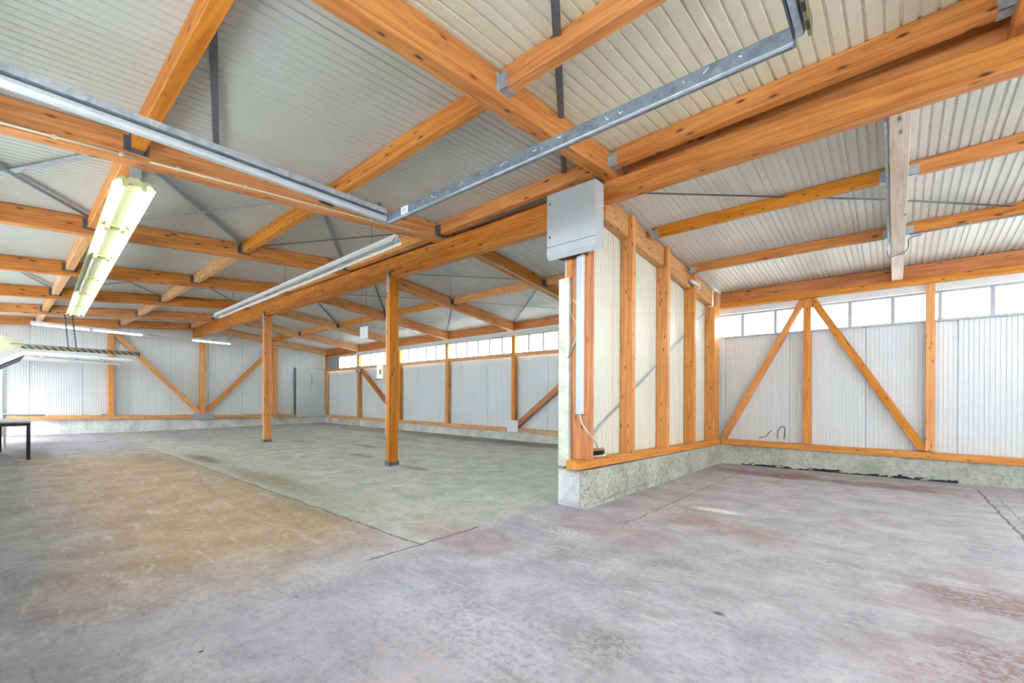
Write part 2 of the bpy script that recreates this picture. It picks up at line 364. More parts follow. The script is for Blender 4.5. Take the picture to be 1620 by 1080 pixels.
# ------------------------------------------------------------------ ribbed sheets
def groove_positions(a0, a1, pitch, off):
    k = math.ceil((a0 - off) / pitch); out = []
    while off + k * pitch < a1: out.append(off + k * pitch); k += 1
    return out
def ribbed(name, a0, a1, pitch, off, gw, gd, jpitch, joff, surf, rows, mats, thick, parent=None, jd=.016):
    """surf(a, r) -> (point, inward normal); grooves cut across a, running along rows"""
    pts = [(a0, 0)]
    joints = groove_positions(a0 + .03, a1 - .03, jpitch, joff)
    ev = [(x, gw, gd) for x in groove_positions(a0 + .03, a1 - .03, pitch, off) if all(abs(x - j) > pitch * .45 for j in joints)]
    ev += [(j, .011, jd) for j in joints]; ev.sort()
    for x, w_, d_ in ev: pts += [(x - w_ / 2 - (.006 if w_ > .01 else 0), 0), (x - w_ / 2, d_), (x + w_ / 2, d_), (x + w_ / 2 + (.006 if w_ > .01 else 0), 0)]
    pts.append((a1, 0)); 
    bm = bmesh.new(); G = []
    for a, d in pts:
        col = []
        for r_ in rows:
            p, n = surf(a, r_); col.append(bm.verts.new(Vector(p) - Vector(n) * d))
        G.append(col)
    for A, B in zip(G, G[1:]):
        for k in range(len(rows) - 1): bm.faces.new((A[k], B[k], B[k + 1], A[k + 1]))
    # back skin
    H = []
    for a in (a0, a1):
        H.append([bm.verts.new(Vector(surf(a, r_)[0]) - Vector(surf(a, r_)[1]) * thick) for r_ in rows])
    for k in range(len(rows) - 1): bm.faces.new((H[0][k], H[0][k + 1], H[1][k + 1], H[1][k]))
    for side, Gs in ((0, G[0]), (1, G[-1])):
        for k in range(len(rows) - 1): bm.faces.new((Gs[k], Gs[k + 1], H[side][k + 1], H[side][k]))
    for k in (0, len(rows) - 1):
        bm.faces.new([c[k] for c in G] + [H[1][k], H[0][k]])
    bmesh.ops.recalc_face_normals(bm, faces=list(bm.faces))
    return newobj(name, bm, mats, parent=parent)
DN = (0, 0, -1)
rows_tab = [-22, -18.8, -15.7, -12.6, -9.5, -6.3, -2.9]
def roof_part(x0, x1, y0, y1, zf, pitch, off, m, jp=1.2, jo=0.0, gd=.013, gw=.016):
    return struct(ribbed('ceiling', x0, x1, pitch, off, gw, gd, jp, jo, lambda a, r_: ((a, r_, zf(a, r_)), DN), [y0, (y0 + y1) / 2, y1], m, .09))
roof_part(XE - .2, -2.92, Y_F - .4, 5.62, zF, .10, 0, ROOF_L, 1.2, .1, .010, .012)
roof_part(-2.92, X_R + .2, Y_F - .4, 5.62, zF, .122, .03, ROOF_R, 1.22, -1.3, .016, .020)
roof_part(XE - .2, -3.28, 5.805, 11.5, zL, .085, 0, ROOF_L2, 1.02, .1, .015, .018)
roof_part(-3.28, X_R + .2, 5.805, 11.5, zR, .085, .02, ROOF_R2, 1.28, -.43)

bm = bmesh.new(); box(bm, -3.46, X_R + .2, 5.785, 5.80, 4.30, 4.98); box(bm, XE - .2, X_R + .2, 5.40, 5.82, 4.93, 4.99); box(bm, XE - .2, -3.46, 5.785, 5.80, 4.58, 4.98); box(bm, XE - .2, X_R + .2, 5.40, 5.42, 4.80, 4.98)  # unseen boards added to stop sky light leaking in at the ridge
struct(newobj('ceiling_leak_closure', bm, ROOF_L))

# walls
def wall_y(name, y, x0, x1, z0f, z1f, m, inward=-1, pitch=.064, jo=.85, th=.08, parent=None, jp=1.28):
    return ribbed(name, x0, x1, pitch, jo, .014, .009, jp, jo, lambda a, r_: ((a, y, z0f(a) if r_ == 0 else z1f(a)), (0, inward, 0)), [0, 1], m, th, parent, jd=.03)
def wall_x(name, x, y0, y1, z0f, z1f, m, inward=1, pitch=.064, jo=.85, th=.08, parent=None, jp=1.28):
    return ribbed(name, y0, y1, pitch, jo, .014, .009, jp, jo, lambda a, r_: ((x, a, z0f(a) if r_ == 0 else z1f(a)), (inward, 0, 0)), [0, 1], m, th, parent, jd=.03)
ZW0, ZW1 = 2.90, 3.44
wb_ = struct(wall_y('wall_back', 11.17, XE, X_R, lambda x: .30, lambda x: ZW0, WALL_W))
wall_y('upper_panel', 11.17, -3.2, X_R, lambda x: ZW1, lambda x: 3.99, WALL_W, parent=wb_)
wall_y('upper_panel', 11.17, XE, -3.3, lambda x: 3.52, lambda x: 3.96, WALL_W, parent=wb_)
we = struct(wall_x('wall_left', XE - .02, 0.0, 11.25, lambda y: .45, lambda y: (zF(XE, y) if y < 5.5 else zL(XE, y)) + .04, WALL_W))
def ptop(y): return max(zR(0, y), 0) + .03
wp = struct(wall_x('wall_partition', -3.27, 5.08, 11.2, lambda y: .52, lambda y: min(zR(0, y) - .02, 3.92) if y < 5.62 else zR(0, y) - .02, WALL_C, 1, .075, .62, .14, jp=1.39))
bm = bmesh.new(); prism(bm, [(5.08, .5), (11.15, .5), (11.15, 3.9), (5.66, 4.55), (5.60, 3.92), (5.34, 3.92), (5.34, 3.05), (5.08, 3.05)], 'X', -3.45, -3.415); bmesh.ops.recalc_face_normals(bm, faces=list(bm.faces)); newobj('rear_skin', bm, WALL_W, parent=wp)
bm = bmesh.new()
for z0, z1 in ((.42, 3.05),):
    box(bm, -3.45, -3.285, 4.99, 5.075, z0 + .12, z1)
bevel(bm, .004); newobj('end_cap', bm, metal('dirty_white_trim', (.66, .66, .58), .5, 0, .2, 6), parent=wp)
# front wall behind the camera: an unseen window strip added for soft light, one gateway standing open at the far left
bm = bmesh.new(); GX0, GX1 = -20.9, -19.5
box(bm, XE - .1, GX0, Y_F - .12, Y_F, 0, 3.0); box(bm, GX0, GX1, Y_F - .12, Y_F, 2.3, 3.0); box(bm, GX1, X_R + .1, Y_F - .12, Y_F, 0, 2.5)
box(bm, GX1, X_R + .1, Y_F - .12, Y_F, 3.5, 4.5); box(bm, XE - .1, GX1, Y_F - .12, Y_F, 3.0, 4.5)
for k in range(9): box(bm, GX1 + k * 2.9, GX1 + k * 2.9 + .12, Y_F - .12, Y_F, 2.5, 3.5)
wf = struct(newobj('wall_front', bm, WALL_W))
bm = bmesh.new(); box(bm, GX1, X_R, Y_F - .07, Y_F - .06, 2.5, 3.5); newobj('pane', bm, GLASS, parent=wf)
bm = bmesh.new(); box(bm, X_R, X_R + .1, Y_F, 1.0, 0, 4.9); box(bm, X_R, X_R + .1, 1.0, 10.0, 0, 2.7); box(bm, X_R, X_R + .1, 1.0, 10.0, 3.5, 4.9); box(bm, X_R, X_R + .1, 10.0, 11.3, 0, 4.2)  # unseen strip opening added to let light in from the right
wr = struct(newobj('wall_right', bm, WALL_W))

# concrete kerbs under the walls
def sillz_b(x): return .39 + .18 * (-7.5 - x) / 14.4        # left room, back wall
def kerb(name, verts8, m, lab=None, parent=None):
    bm = bmesh.new(); vs = [bm.verts.new(v) for v in verts8]
    for f in ((0, 3, 2, 1), (4, 5, 6, 7), (0, 1, 5, 4), (1, 2, 6, 5), (2, 3, 7, 6), (3, 0, 4, 7)): bm.faces.new([vs[i] for i in f])
    bmesh.ops.subdivide_edges(bm, edges=[e for e in bm.edges if e.calc_length() > .9], cuts=24, use_grid_fill=True)
    bmesh.ops.recalc_face_normals(bm, faces=list(bm.faces))
    return struct(newobj(name, bm, m))
kerb('baseboard_back', [(XP - .4, YB, -.1), (X_R, YB, -.1), (X_R, 11.3, -.1), (XP - .4, 11.3, -.1), (XP - .4, YB, .435), (X_R, YB, .355), (X_R, 11.3, .355), (XP - .4, 11.3, .435)], CONC_B)
kerb('baseboard_rear_left', [(XE, YB - .02, -.1), (XP - .45, YB - .02, -.1), (XP - .45, 11.3, -.1), (XE, 11.3, -.1), (XE, YB - .02, sillz_b(XE)), (XP - .45, YB - .02, sillz_b(-3.5)), (XP - .45, 11.3, sillz_b(-3.5)), (XE, 11.3, sillz_b(XE))], CONC_W2)
kerb('baseboard_left', [(XE - .2, .1, -.1), (XE + .05, .1, -.1), (XE + .05, 11.2, -.1), (XE - .2, 11.2, -.1), (XE - .2, .1, .72), (XE + .05, .1, .72), (XE + .05, 11.2, .60), (XE - .2, 11.2, .60)], CONC_W)
# partition kerb with a crumbling near end
bm = bmesh.new(); box(bm, -3.46, XP, 5.02, 11.1, -.1, .50)
bmesh.ops.subdivide_edges(bm, edges=[e for e in bm.edges if e.calc_length() > .3], cuts=2, use_grid_fill=True)
for v in bm.verts:
    if v.co.z > .4: v.co.z -= .07 * (v.co.y - 5) / 6
rnd = random.Random(4)
bmesh.ops.subdivide_edges(bm, edges=[e for e in bm.edges if min(v.co.y for v in e.verts) < 7.5], cuts=5, use_grid_fill=True)
for v in bm.verts:
    if v.co.y < 7.4 and v.co.z < .47:
        near = abs(v.co.x - XP) < .02 and v.co.y < 5.3
        k = .022 if near else .006
        v.co += Vector((rnd.uniform(-k, k * .4), rnd.uniform(-k * .3, k), 0))
    if v.co.z < .12 and v.co.x > XP - .03: v.co.x += .05 * rnd.random() * (1 if v.co.y < 6 else .3)
bmesh.ops.recalc_face_normals(bm, faces=list(bm.faces))
pk = struct(newobj('baseboard_partition', bm, CONC_R))
bm = bmesh.new(); box(bm, -3.45, -3.12, 5.0, 5.02, .01, .485); newobj('end_face', bm, BLOCKC, parent=pk)
# ------------------------------------------------------------------ windows: strip of panes under the eaves
FRAME_W = metal('grey_window_frame', (.42, .46, .50), .5, 0, .05, 4)
def window(n, x0, x1, z0, z1, y, mull, wframe, timber=None):
    bm = bmesh.new(); t = .035
    box(bm, x0, x1, y - .03, y + .03, z0, z0 + t); box(bm, x0, x1, y - .03, y + .03, z1 - t, z1)
    box(bm, x0, x0 + t * .7, y - .03, y + .03, z0 + t, z1 - t); box(bm, x1 - t * .7, x1, y - .03, y + .03, z0 + t, z1 - t)
    o = struct(newobj('window_%d' % n, bm, wframe))
    for mx in mull:
        if x0 + .06 < mx < x1 - .06:
            bm = bmesh.new(); box(bm, mx - .03, mx + .03, y - (.09 if x1 < -3.3 else .045), y + .045, z0 + t, z1 - t); newobj('mullion', bm, wframe, parent=o)
    bm = bmesh.new(); box(bm, x0 + .01, x1 - .01, y - .004, y + .004, z0 + .02, z1 - .02); newobj('pane', bm, GLASS, parent=o)
    return o
mr = [.62 + .652 * k for k in range(-8, 7)]; ml = [-12.2 + .568 * k for k in range(-18, 18)]
PL = [-21.82, -18.75, -15.6, -12.62, -9.38, -6.25, -3.5]       # left posts on the back wall
PR = [-3.2, -1.385, .487, 2.36, 4.3]
n = 1
for a, b_ in zip(PL, PL[1:]):
    window(n, a + (1.1 if n == 1 else .0), b_, 2.96, 3.56, 11.16, ml, FRAME_W); n += 1
for a, b_ in zip(PR, PR[1:]):
    window(n, a, b_, ZW0, ZW1, 11.20, mr, FRAME_W); n += 1
bm = bmesh.new(); box(bm, -21.75, -20.7, 11.12, 11.15, 2.96, 3.56); newobj('blanking_panel', bm, PLATE, parent=wb_)
bm = bmesh.new(); box(bm, -3.1, X_R, 11.06, 11.10, ZW1 + .0, 3.58); newobj('blind_box', bm, STEEL_WHITE, parent=wb_)
bm = bmesh.new(); box(bm, -3.1, X_R, 11.10, 11.168, ZW0 - .015, ZW0 + .012); newobj('window_ledge', bm, PLATE, parent=wb_)

# ------------------------------------------------------------------ door leaf on the end wall
bm = bmesh.new(); box(bm, XE + .02, XE + .10, 9.55, 10.98, .60, 2.96); bevel(bm, .01)
d1 = struct(newobj('door_1', bm, metal('pale_grey_board', (.62, .66, .66), .5, 0, .08, 1.5)))
bm = bmesh.new(); box(bm, XE + .10, XE + .125, 10.28, 10.31, 2.15, 2.7); newobj('door_handle', bm, PLATE, parent=d1)
bm = bmesh.new(); box(bm, XE + .0, XE + .09, 9.49, 9.545, .58, 2.97); newobj('door_frame', bm, GALV_DARK, parent=d1)

# ------------------------------------------------------------------ main girders
T = tag
ORD = ['first', 'second', 'third', 'fourth', 'fifth', 'sixth', 'seventh', 'eighth']
gl = beam('timber_girder', (XE + .1, 5.46, 4.34), (-3.05, 5.46, 4.35), .16, .40, W_BEAM, top=True)
T(gl, 'long orange timber girder above the two free-standing posts', 'beam')
gr = beam('timber_girder', (-3.045, 5.50, 4.39), (X_R, 5.50, 4.39), .16, .26, W_BEAM, top=True)
T(gr, 'orange timber girder running right from the grey electrical box', 'beam')
b2 = beam('ridge_timber', (-2.78, 5.70, 4.755), (X_R, 5.70, 4.77), .12, .36, W_BEAM, top=True)
T(b2, 'timber glimpsed in the gap above the right-hand girder', 'beam')
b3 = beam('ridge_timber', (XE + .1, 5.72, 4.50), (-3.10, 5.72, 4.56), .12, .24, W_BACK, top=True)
T(b3, 'shadowed timber in the gap above the left-hand girder', 'beam')

# joist hanger (steel shoe) at the end of a purlin; dirx = which way the timber runs from the shoe
def hanger(parent, x, y, ztop, w_, h_, dirx, m):
    bm = bmesh.new(); t = .006; L_ = .10; zb = ztop - h_
    x1 = x + dirx * L_; a, b_ = min(x, x1), max(x, x1)
    box(bm, a, b_, y - w_ / 2 - t, y - w_ / 2 - .001, zb - .012, ztop - .05)
    box(bm, a, b_, y + w_ / 2 + .001, y + w_ / 2 + t, zb - .012, ztop - .05)
    box(bm, a, b_, y - w_ / 2 - t, y + w_ / 2 + t, zb - .012, zb - .006)
    xf = x + dirx * .004
    box(bm, min(x, xf), max(x, xf), y - w_ / 2 - .05, y - w_ / 2 - t, zb - .012, ztop - .05)
    box(bm, min(x, xf), max(x, xf), y + w_ / 2 + t, y + w_ / 2 + .05, zb - .012, ztop - .05)
    return newobj('joist_hanger', bm, m, parent=parent)

# ------------------------------------------------------------------ front rafters
FX = [.80, -2.915, -6.38, -9.62, -12.72, -15.78, -18.86, -21.78]; RW = .165
flab = ['timber rafter cut off by the top right corner of the picture',
        'bright orange timber rafter overhead, ending above the grey electrical box',
        'timber rafter carrying the cream conduit, behind the lit strip lamp end',
        'timber rafter over the lit lamp, next behind the one with the conduit',
        'fourth timber rafter back from the camera over the left half',
        'fifth timber rafter back from the camera over the left half',
        'sixth timber rafter back, second from the white end wall',
        'timber rafter lying against the top of the white end wall']
for i, x in enumerate(FX):
    y0, y1 = -.3, (5.62 if i < 7 else 5.36)
    h = .30 if i < 3 else .27
    o = beam('timber_rafter', (x, y0, zF(x, y0) - .004), (x, y1, zF(x, y1) - .004), RW, h, W_BEAM, top=True)
    T(o, flab[i], 'rafter')

# ------------------------------------------------------------------ front purlins (short timbers between rafters)
rowname = {5.31: 'ridge row', 3.17: 'middle row', 1.03: 'front row'}
bay = ['at the upper right, right of the bright orange rafter', 'between first and second rafters', 'between second and third rafters', 'between third and fourth rafters',
       'between fourth and fifth rafters', 'between fifth and sixth rafters', 'between last rafter and end wall']
for y in (5.31, 3.17, 1.03):
    for i in range(7):
        xa, xb = FX[i] - RW / 2, FX[i + 1] + RW / 2
        h = .215 if y > 5 else .20
        m = W_BEAM if i < 2 else (W_PALE if i > 2 else W_STUD)
        if y < 3 and i == 0: continue
        o = beam('timber_purlin', (xb + .003, y, zF(xb, y) - .004), (xa - .003, y, zF(xa, y) - .004), .12, h, m, top=True)
        T(o, 'short orange timber purlin %s, %s' % (bay[i], rowname[y]), 'purlin', rowname[y] + ' of purlins in the front roof')
        hm = GALV_DARK if i > 0 else GALV
        if i < 3:
            hanger(o, xb, y, zF(xb, y), .12, h, 1, hm); hanger(o, xa, y, zF(xa, y), .12, h, -1, hm)
        else:
            hanger(o, xb, y, zF(xb, y), .12, h, 1, hm)

# ------------------------------------------------------------------ rear rafters and purlins, left room
RX = [-6.25, -9.38, -12.55, -15.62, -18.72, -21.78]
rl = ['rear timber rafter with conduit, ending behind the partition', 'rear timber rafter running down above the post left of the partition',
      'rear timber rafter passing just right of the tall near post', 'rear timber rafter vanishing behind the tall near post',
      'rear timber rafter seen between the two free-standing posts', 'rear timber rafter along the far end wall above the door board']
for i, x in enumerate(RX):
    y1 = 10.98 if i < 5 else 11.0
    o = beam('timber_rafter', (x, 5.81, zL(x, 5.81) - .004), (x, y1, zL(x, y1) - .004), .14, .28, W_BEAM if i < 3 else W_PALE, top=True)
    T(o, rl[i], 'rafter')
rb = ['right-hand end behind partition', 'between the two rear rafters right of the near post', 'just left of and above the tall near post', 'seen between the free-standing posts', 'beside the far free-standing post', 'nearest the far end wall']
ends = [-3.46] + RX
for i in range(6):
    xa, xb = ends[i] - (.07 if i else 0), ends[i + 1] + .07
    o = beam('timber_purlin', (xb + .003, 8.35, zL(0, 8.35) - .004), (xa - .003, 8.35, zL(0, 8.35) - .004), .11, .17, W_STUD, top=True)
    T(o, 'rear left roof purlin, ' + rb[i], 'purlin', 'purlins of the rear left roof')
    hanger(o, xb, 8.35, zL(0, 8.35), .11, .17, 1, GALV_DARK)
    if i: hanger(o, xa, 8.35, zL(0, 8.35), .11, .17, -1, GALV_DARK)
ev = beam('eave_beam', (XE + .05, 11.03, 3.955), (-3.47, 11.03, 3.975), .12, .31, W_BACK, top=True)
T(ev, 'timber eave beam above the left room windows', 'beam')

# ------------------------------------------------------------------ rear rafters and purlins, right room
o = beam('timber_rafter', (.03, 5.585, zR(0, 5.585) - .012), (.03, 10.93, zR(0, 10.93) - .004), .16, .265, W_WHITEWASH, top=True)
T(o, 'whitewashed timber rafter dropping to the back wall in the right room', 'rafter'); raf_r = o
for y, nm in ((7.12, 'upper'), (8.98, 'lower')):
    for a, b_, side in ((-3.04, -.052, 'left'), (.112, X_R - .02, 'right')):
        o = beam('timber_purlin', (a, y, zR(0, y) - .004), (b_, y, zR(0, y) - .004), .09, .16, W_STUD if nm == 'upper' and side == 'left' else W_BEAM, top=True)
        T(o, '%s timber purlin of the right room, %s of the whitewashed rafter' % (nm, side), 'purlin')
        hanger(o, a, y, zR(0, y), .09, .16, 1, GALV)
        if side == 'left': hanger(o, b_, y, zR(0, y), .09, .16, -1, GALV)
o = beam('eave_beam', (-3.05, 11.00, 3.925), (X_R, 11.00, 3.925), .12, .245, W_BACK, top=True)
T(o, 'deep reddish timber eave beam across the right room back wall', 'beam')
o = beam('wall_plate', (-3.05, 10.985, 3.679), (X_R, 10.985, 3.675), .15, .11, W_STUD, top=True)
T(o, 'timber wall plate directly over the right room windows', 'beam')

# ------------------------------------------------------------------ timber framing of the walls
def post(name, x, y, z0, z1, wx, wy, m, label, cat='post', group=None):
    bm = bmesh.new(); ln = z1 - z0
    # local X is the length, so the grain runs up
    M = Matrix(((0, 1, 0, x), (0, 0, 1, y), (1, 0, 0, z0), (0, 0, 0, 1)))
    box(bm, 0, ln, -wx / 2, wx / 2, -wy / 2, wy / 2); bevel(bm, .005)
    return T(newobj(name, bm, m, M), label, cat, group)
# right room back wall
post('wall_post', -1.385, 11.075, .56, 3.565, .135, .15, W_STUD, 'timber wall post between the two slanting braces, right room')
post('wall_post', .487, 11.075, .545, 3.565, .13, .15, W_STUD, 'timber wall post at the foot of the right-hand brace, right room')
def clip_poly(poly, ax, lim, keep_less):
    out = []
    for a, b_ in zip(poly, poly[1:] + poly[:1]):
        ia = (a[ax] <= lim) == keep_less or a[ax] == lim; ib = (b_[ax] <= lim) == keep_less or b_[ax] == lim
        if ia: out.append(a)
        if ia != ib:
            t = (lim - a[ax]) / (b_[ax] - a[ax]); out.append((a[0] + (b_[0] - a[0]) * t, a[1] + (b_[1] - a[1]) * t))
    return out
def brace(p0, p1, w_, d_, m, label, axis='y', box_=None):
    """axis 'y': lies in a wall facing -Y; box_ = (u0, u1, z0, z1) the bay that trims its ends"""
    k = 0 if axis == 'y' else 1
    a, b_ = Vector((p0[k], p0[2])), Vector((p1[k], p1[2])); d = (b_ - a).normalized(); n_ = Vector((-d.y, d.x)) * w_ / 2
    if box_: a = a - d * .5; b_ = b_ + d * .5
    poly = [tuple(a + n_), tuple(a - n_), tuple(b_ - n_), tuple(b_ + n_)]
    if box_:
        for ax, lim, less in ((0, box_[0], False), (0, box_[1], True), (1, box_[2], False), (1, box_[3], True)): poly = clip_poly(poly, ax, lim, less)
    # local frame: X along the timber so the grain follows it
    c = p0[1 - k]; ang = math.atan2(d.y, d.x)
    loc = [((u - a.x) * d.x + (v - a.y) * d.y, -(u - a.x) * d.y + (v - a.y) * d.x) for u, v in poly]
    bm = bmesh.new()
    A = [bm.verts.new((u, v, -d_ / 2)) for u, v in loc]; B = [bm.verts.new((u, v, d_ / 2)) for u, v in loc]; q = len(A)
    for i in range(q): bm.faces.new((A[i], A[(i + 1) % q], B[(i + 1) % q], B[i]))
    bm.faces.new(A[::-1]); bm.faces.new(B); bmesh.ops.recalc_face_normals(bm, faces=list(bm.faces)); bevel(bm, .004)
    if axis == 'y': M = Matrix(((d.x, -d.y, 0, a.x), (0, 0, -1, c), (d.y, d.x, 0, a.y), (0, 0, 0, 1)))
    else: M = Matrix(((0, 0, 1, c), (d.x, -d.y, 0, a.x), (d.y, d.x, 0, a.y), (0, 0, 0, 1)))
    return T(newobj('diagonal_brace', bm, m, M), label, 'brace')
brace((-2.99, 11.09, .62), (-1.49, 11.09, 3.5), .125, .12, W_STUD, 'slanting timber brace rising rightwards from the partition corner', 'y', (-3.055, -1.455, .562, 3.565))
brace((-1.28, 11.09, 3.5), (.375, 11.09, .60), .135, .12, W_STUD, 'slanting timber brace falling rightwards in the right room', 'y', (-1.315, .42, .545, 3.565))
sl = beam('sill_timber', (-3.05, 11.075, .565), (X_R, 11.075, .47), .15, .125, W_STUD, top=True)
T(sl, 'orange timber sill on the concrete kerb of the right room back wall', 'sill')
# left room back wall
lp = ['corner timber post between end wall and window wall', 'timber wall post with grey plate at its head, left of near post', 'timber wall post half hidden behind the tall near post',
      'timber wall post midway along the rear wall, no brace', 'timber wall post with grey steel plate at its foot', 'timber wall post hidden behind the partition']
for x, l_ in zip(PL[:-2], lp):
    post('wall_post', x, 11.06, sillz_b(x) + .13, 3.65, .14, .14, W_STUD, l_)
railt = ['at the far corner', 'left of the near post', 'right behind the near post', 'midway along the wall', 'right of midway, before the partition', 'behind the partition']
for i, (a, b_) in enumerate(zip(PL[:-1], PL[1:-1])):
    o = beam('window_rail', (a + .075, 11.08, 2.965), (b_ - .075, 11.08, 2.965 - .0), .10, .105, W_PALE, top=True)
    T(o, 'pale timber rail under the left room windows, ' + railt[i], 'rail', 'rails under the left room windows')
    beam('window_head', (a + .075, 11.09, 3.56 + .06), (b_ - .075, 11.09, 3.56 + .06), .08, .06, W_PALE, top=True, parent=o)
o = beam('sill_timber', (XE + .12, 11.03, sillz_b(XE) + .13), (-3.47, 11.03, sillz_b(-3.47) + .13), .15, .128, W_PALE, top=True)
T(o, 'timber sill on the pale kerb below the left room window wall', 'sill')
brace((-18.60, 11.07, 2.84), (-15.76, 11.07, .72), .15, .12, W_BACK, 'timber brace falling rightwards behind the tall near post', 'y', (-18.675, -15.675, .63, 2.86))
brace((-9.24, 11.07, .64), (-6.36, 11.07, 2.76), .16, .12, W_BACK, 'timber brace rising from the grey foot plate toward the partition', 'y', (-9.305, -6.325, .56, 2.86))
def plate(x0, x1, y0, y1, z0, z1, label, m=PLATE):
    bm = bmesh.new(); box(bm, x0, x1, y0, y1, z0, z1); bevel(bm, .002)
    dx, dy = x1 - x0, y1 - y0
    for i in range(3):
        for j in range(3):
            if dy < dx:
                cx = x0 + dx * (.2 + .3 * i); cz = z0 + (z1 - z0) * (.2 + .3 * j); box(bm, cx - .008, cx + .008, y0 - .006, y0, cz - .008, cz + .008)
            else:
                cy_ = y0 + dy * (.2 + .3 * i); cz = z0 + (z1 - z0) * (.2 + .3 * j); box(bm, x1, x1 + .006, cy_ - .008, cy_ + .008, cz - .008, cz + .008)
    return T(newobj('steel_plate', bm, m), label, 'plate')
plate(-9.58, -9.12, 10.94, 10.952, .42, .80, 'square grey steel plate at the foot of a rear wall post', STEEL_WHITE)
plate(-18.92, -18.52, 10.965, 10.985, 2.70, 2.98, 'small grey steel plate at the head of a rear wall post')
plate(XE + .24, XE + .255, 5.38, 6.10, .60, .86, 'grey steel plate where two braces meet the end wall sill')
# end wall
def ez(y): return .84 - .012 * (y - 1)
for y, l_ in ((2.86, 'timber post on the end wall nearest the lamps'), (5.71, 'timber post on the end wall between the two braces'), (8.55, 'timber post on the end wall behind the far free-standing post')):
    post('wall_post', XE + .13, y, ez(y), (zF(XE, y) if y < 5.5 else zL(XE, y)) - (.28 if y != 5.71 else .62), .2, .16, W_STUD, l_)
brace((XE + .13, 3.02, 3.76), (XE + .13, 5.5, 1.0), .15, .14, W_STUD, 'end wall brace falling rightwards to the grey plate', 'x', (2.945, 5.625, .80, 3.99))
brace((XE + .13, 5.93, 1.0), (XE + .13, 8.45, 3.72), .15, .14, W_STUD, 'end wall brace rising rightwards from the grey plate', 'x', (5.795, 8.465, .80, 3.99))
o = beam('sill_timber', (XE + .13, .3, .86), (XE + .13, 9.46, .735), .2, .14, W_PALE, top=True)
T(o, 'pale timber sill on the end wall kerb', 'sill')

# partition framing: studs on the right-hand side
studs = [(6.45, .205), (7.85, .205), (9.24, .205)]
def stud(y, zt, label, first=False, y1=None):
    bm = bmesh.new(); zb = .64 - .022 * (y - 5)
    d = .115
    M = Matrix(((0, 1, 0, -3.16), (0, 0, 1, y + d / 2), (1, 0, 0, zb), (0, 0, 0, 1)))
    lo = zR(0, y) - .40 - zb; hi = zR(0, y) - .05 - zb
    # notched: full section below the beam, outer half only beside it
    box(bm, 0, lo, -.10, .10, -d / 2, d / 2); box(bm, lo, hi, .035, .10, -d / 2, d / 2)
    bevel(bm, .004)
    return T(newobj('partition_stud', bm, W_STUD, M), label, 'stud')
stud(6.40, 0, 'notched orange timber stud of the partition, nearest beside the electrical box')
stud(7.80, 0, 'second notched orange timber stud along the partition')
stud(9.19, 0, 'third notched orange timber stud along the partition')
bm = bmesh.new(); zb = .52
M = Matrix(((0, 1, 0, -3.16), (0, 0, 1, 10.70), (1, 0, 0, zb), (0, 0, 0, 1)))
box(bm, 0, zR(0, 10.7) - .40 - zb, -.10, .10, -.19, .19); box(bm, zR(0, 10.7) - .40 - zb, zR(0, 10.7) - .05 - zb, .035, .10, -.06, .06); bevel(bm, .004)
T(newobj('partition_stud', bm, W_STUD, M), 'thick orange timber corner post where partition meets back wall', 'post')
# end post of the partition
bm = bmesh.new(); M = Matrix(((0, 1, 0, -3.145), (0, 0, 1, 5.11), (1, 0, 0, .64), (0, 0, 0, 1)))
box(bm, 0, 3.28, -.125, .13, -.07, .07); bevel(bm, .005)
ep = T(newobj('partition_post', bm, W_BACK, M), 'reddish timber end post of the partition under the grey electrical box', 'post')
bm = bmesh.new(); box(bm, -3.365, -3.275, 5.04, 5.12, 3.06, 3.93); bevel(bm, .004); newobj('packing_block', bm, W_STUD, parent=ep)
o = beam('partition_beam', (-3.195, 5.60, zR(0, 5.60) - .03), (-3.195, 10.60, zR(0, 10.60) - .03), .13, .36, W_PALE, top=True)
T(o, 'pinkish sloping timber beam along the top of the partition', 'beam')
o = beam('sill_timber', (-3.15, 4.87, .64), (-3.15, 10.98, .545), .19, .115, W_STUD, top=True)
T(o, 'orange timber sill on the crumbling kerb of the partition', 'sill')
# flat steel strap across the partition panels
def strap(p0, p1, w_, nrm, m, name='steel_strap'):
    p0, p1, z = Vector(p0), Vector(p1), Vector(nrm).normalized(); x = (p1 - p0).normalized(); y = z.cross(x).normalized(); z = x.cross(y)
    M = Matrix(((x.x, y.x, z.x, p0.x), (x.y, y.y, z.y, p0.y), (x.z, y.z, z.z, p0.z), (0, 0, 0, 1)))
    bm = bmesh.new(); box(bm, 0, (p1 - p0).length, -w_ / 2, w_ / 2, -.002, .002)
    return newobj(name, bm, m, M)
T(strap((-3.255, 5.30, .82), (-3.255, 10.6, 3.47), .05, (1, 0, 0), GALV), 'thin diagonal steel strap across the cream partition panels', 'strap')
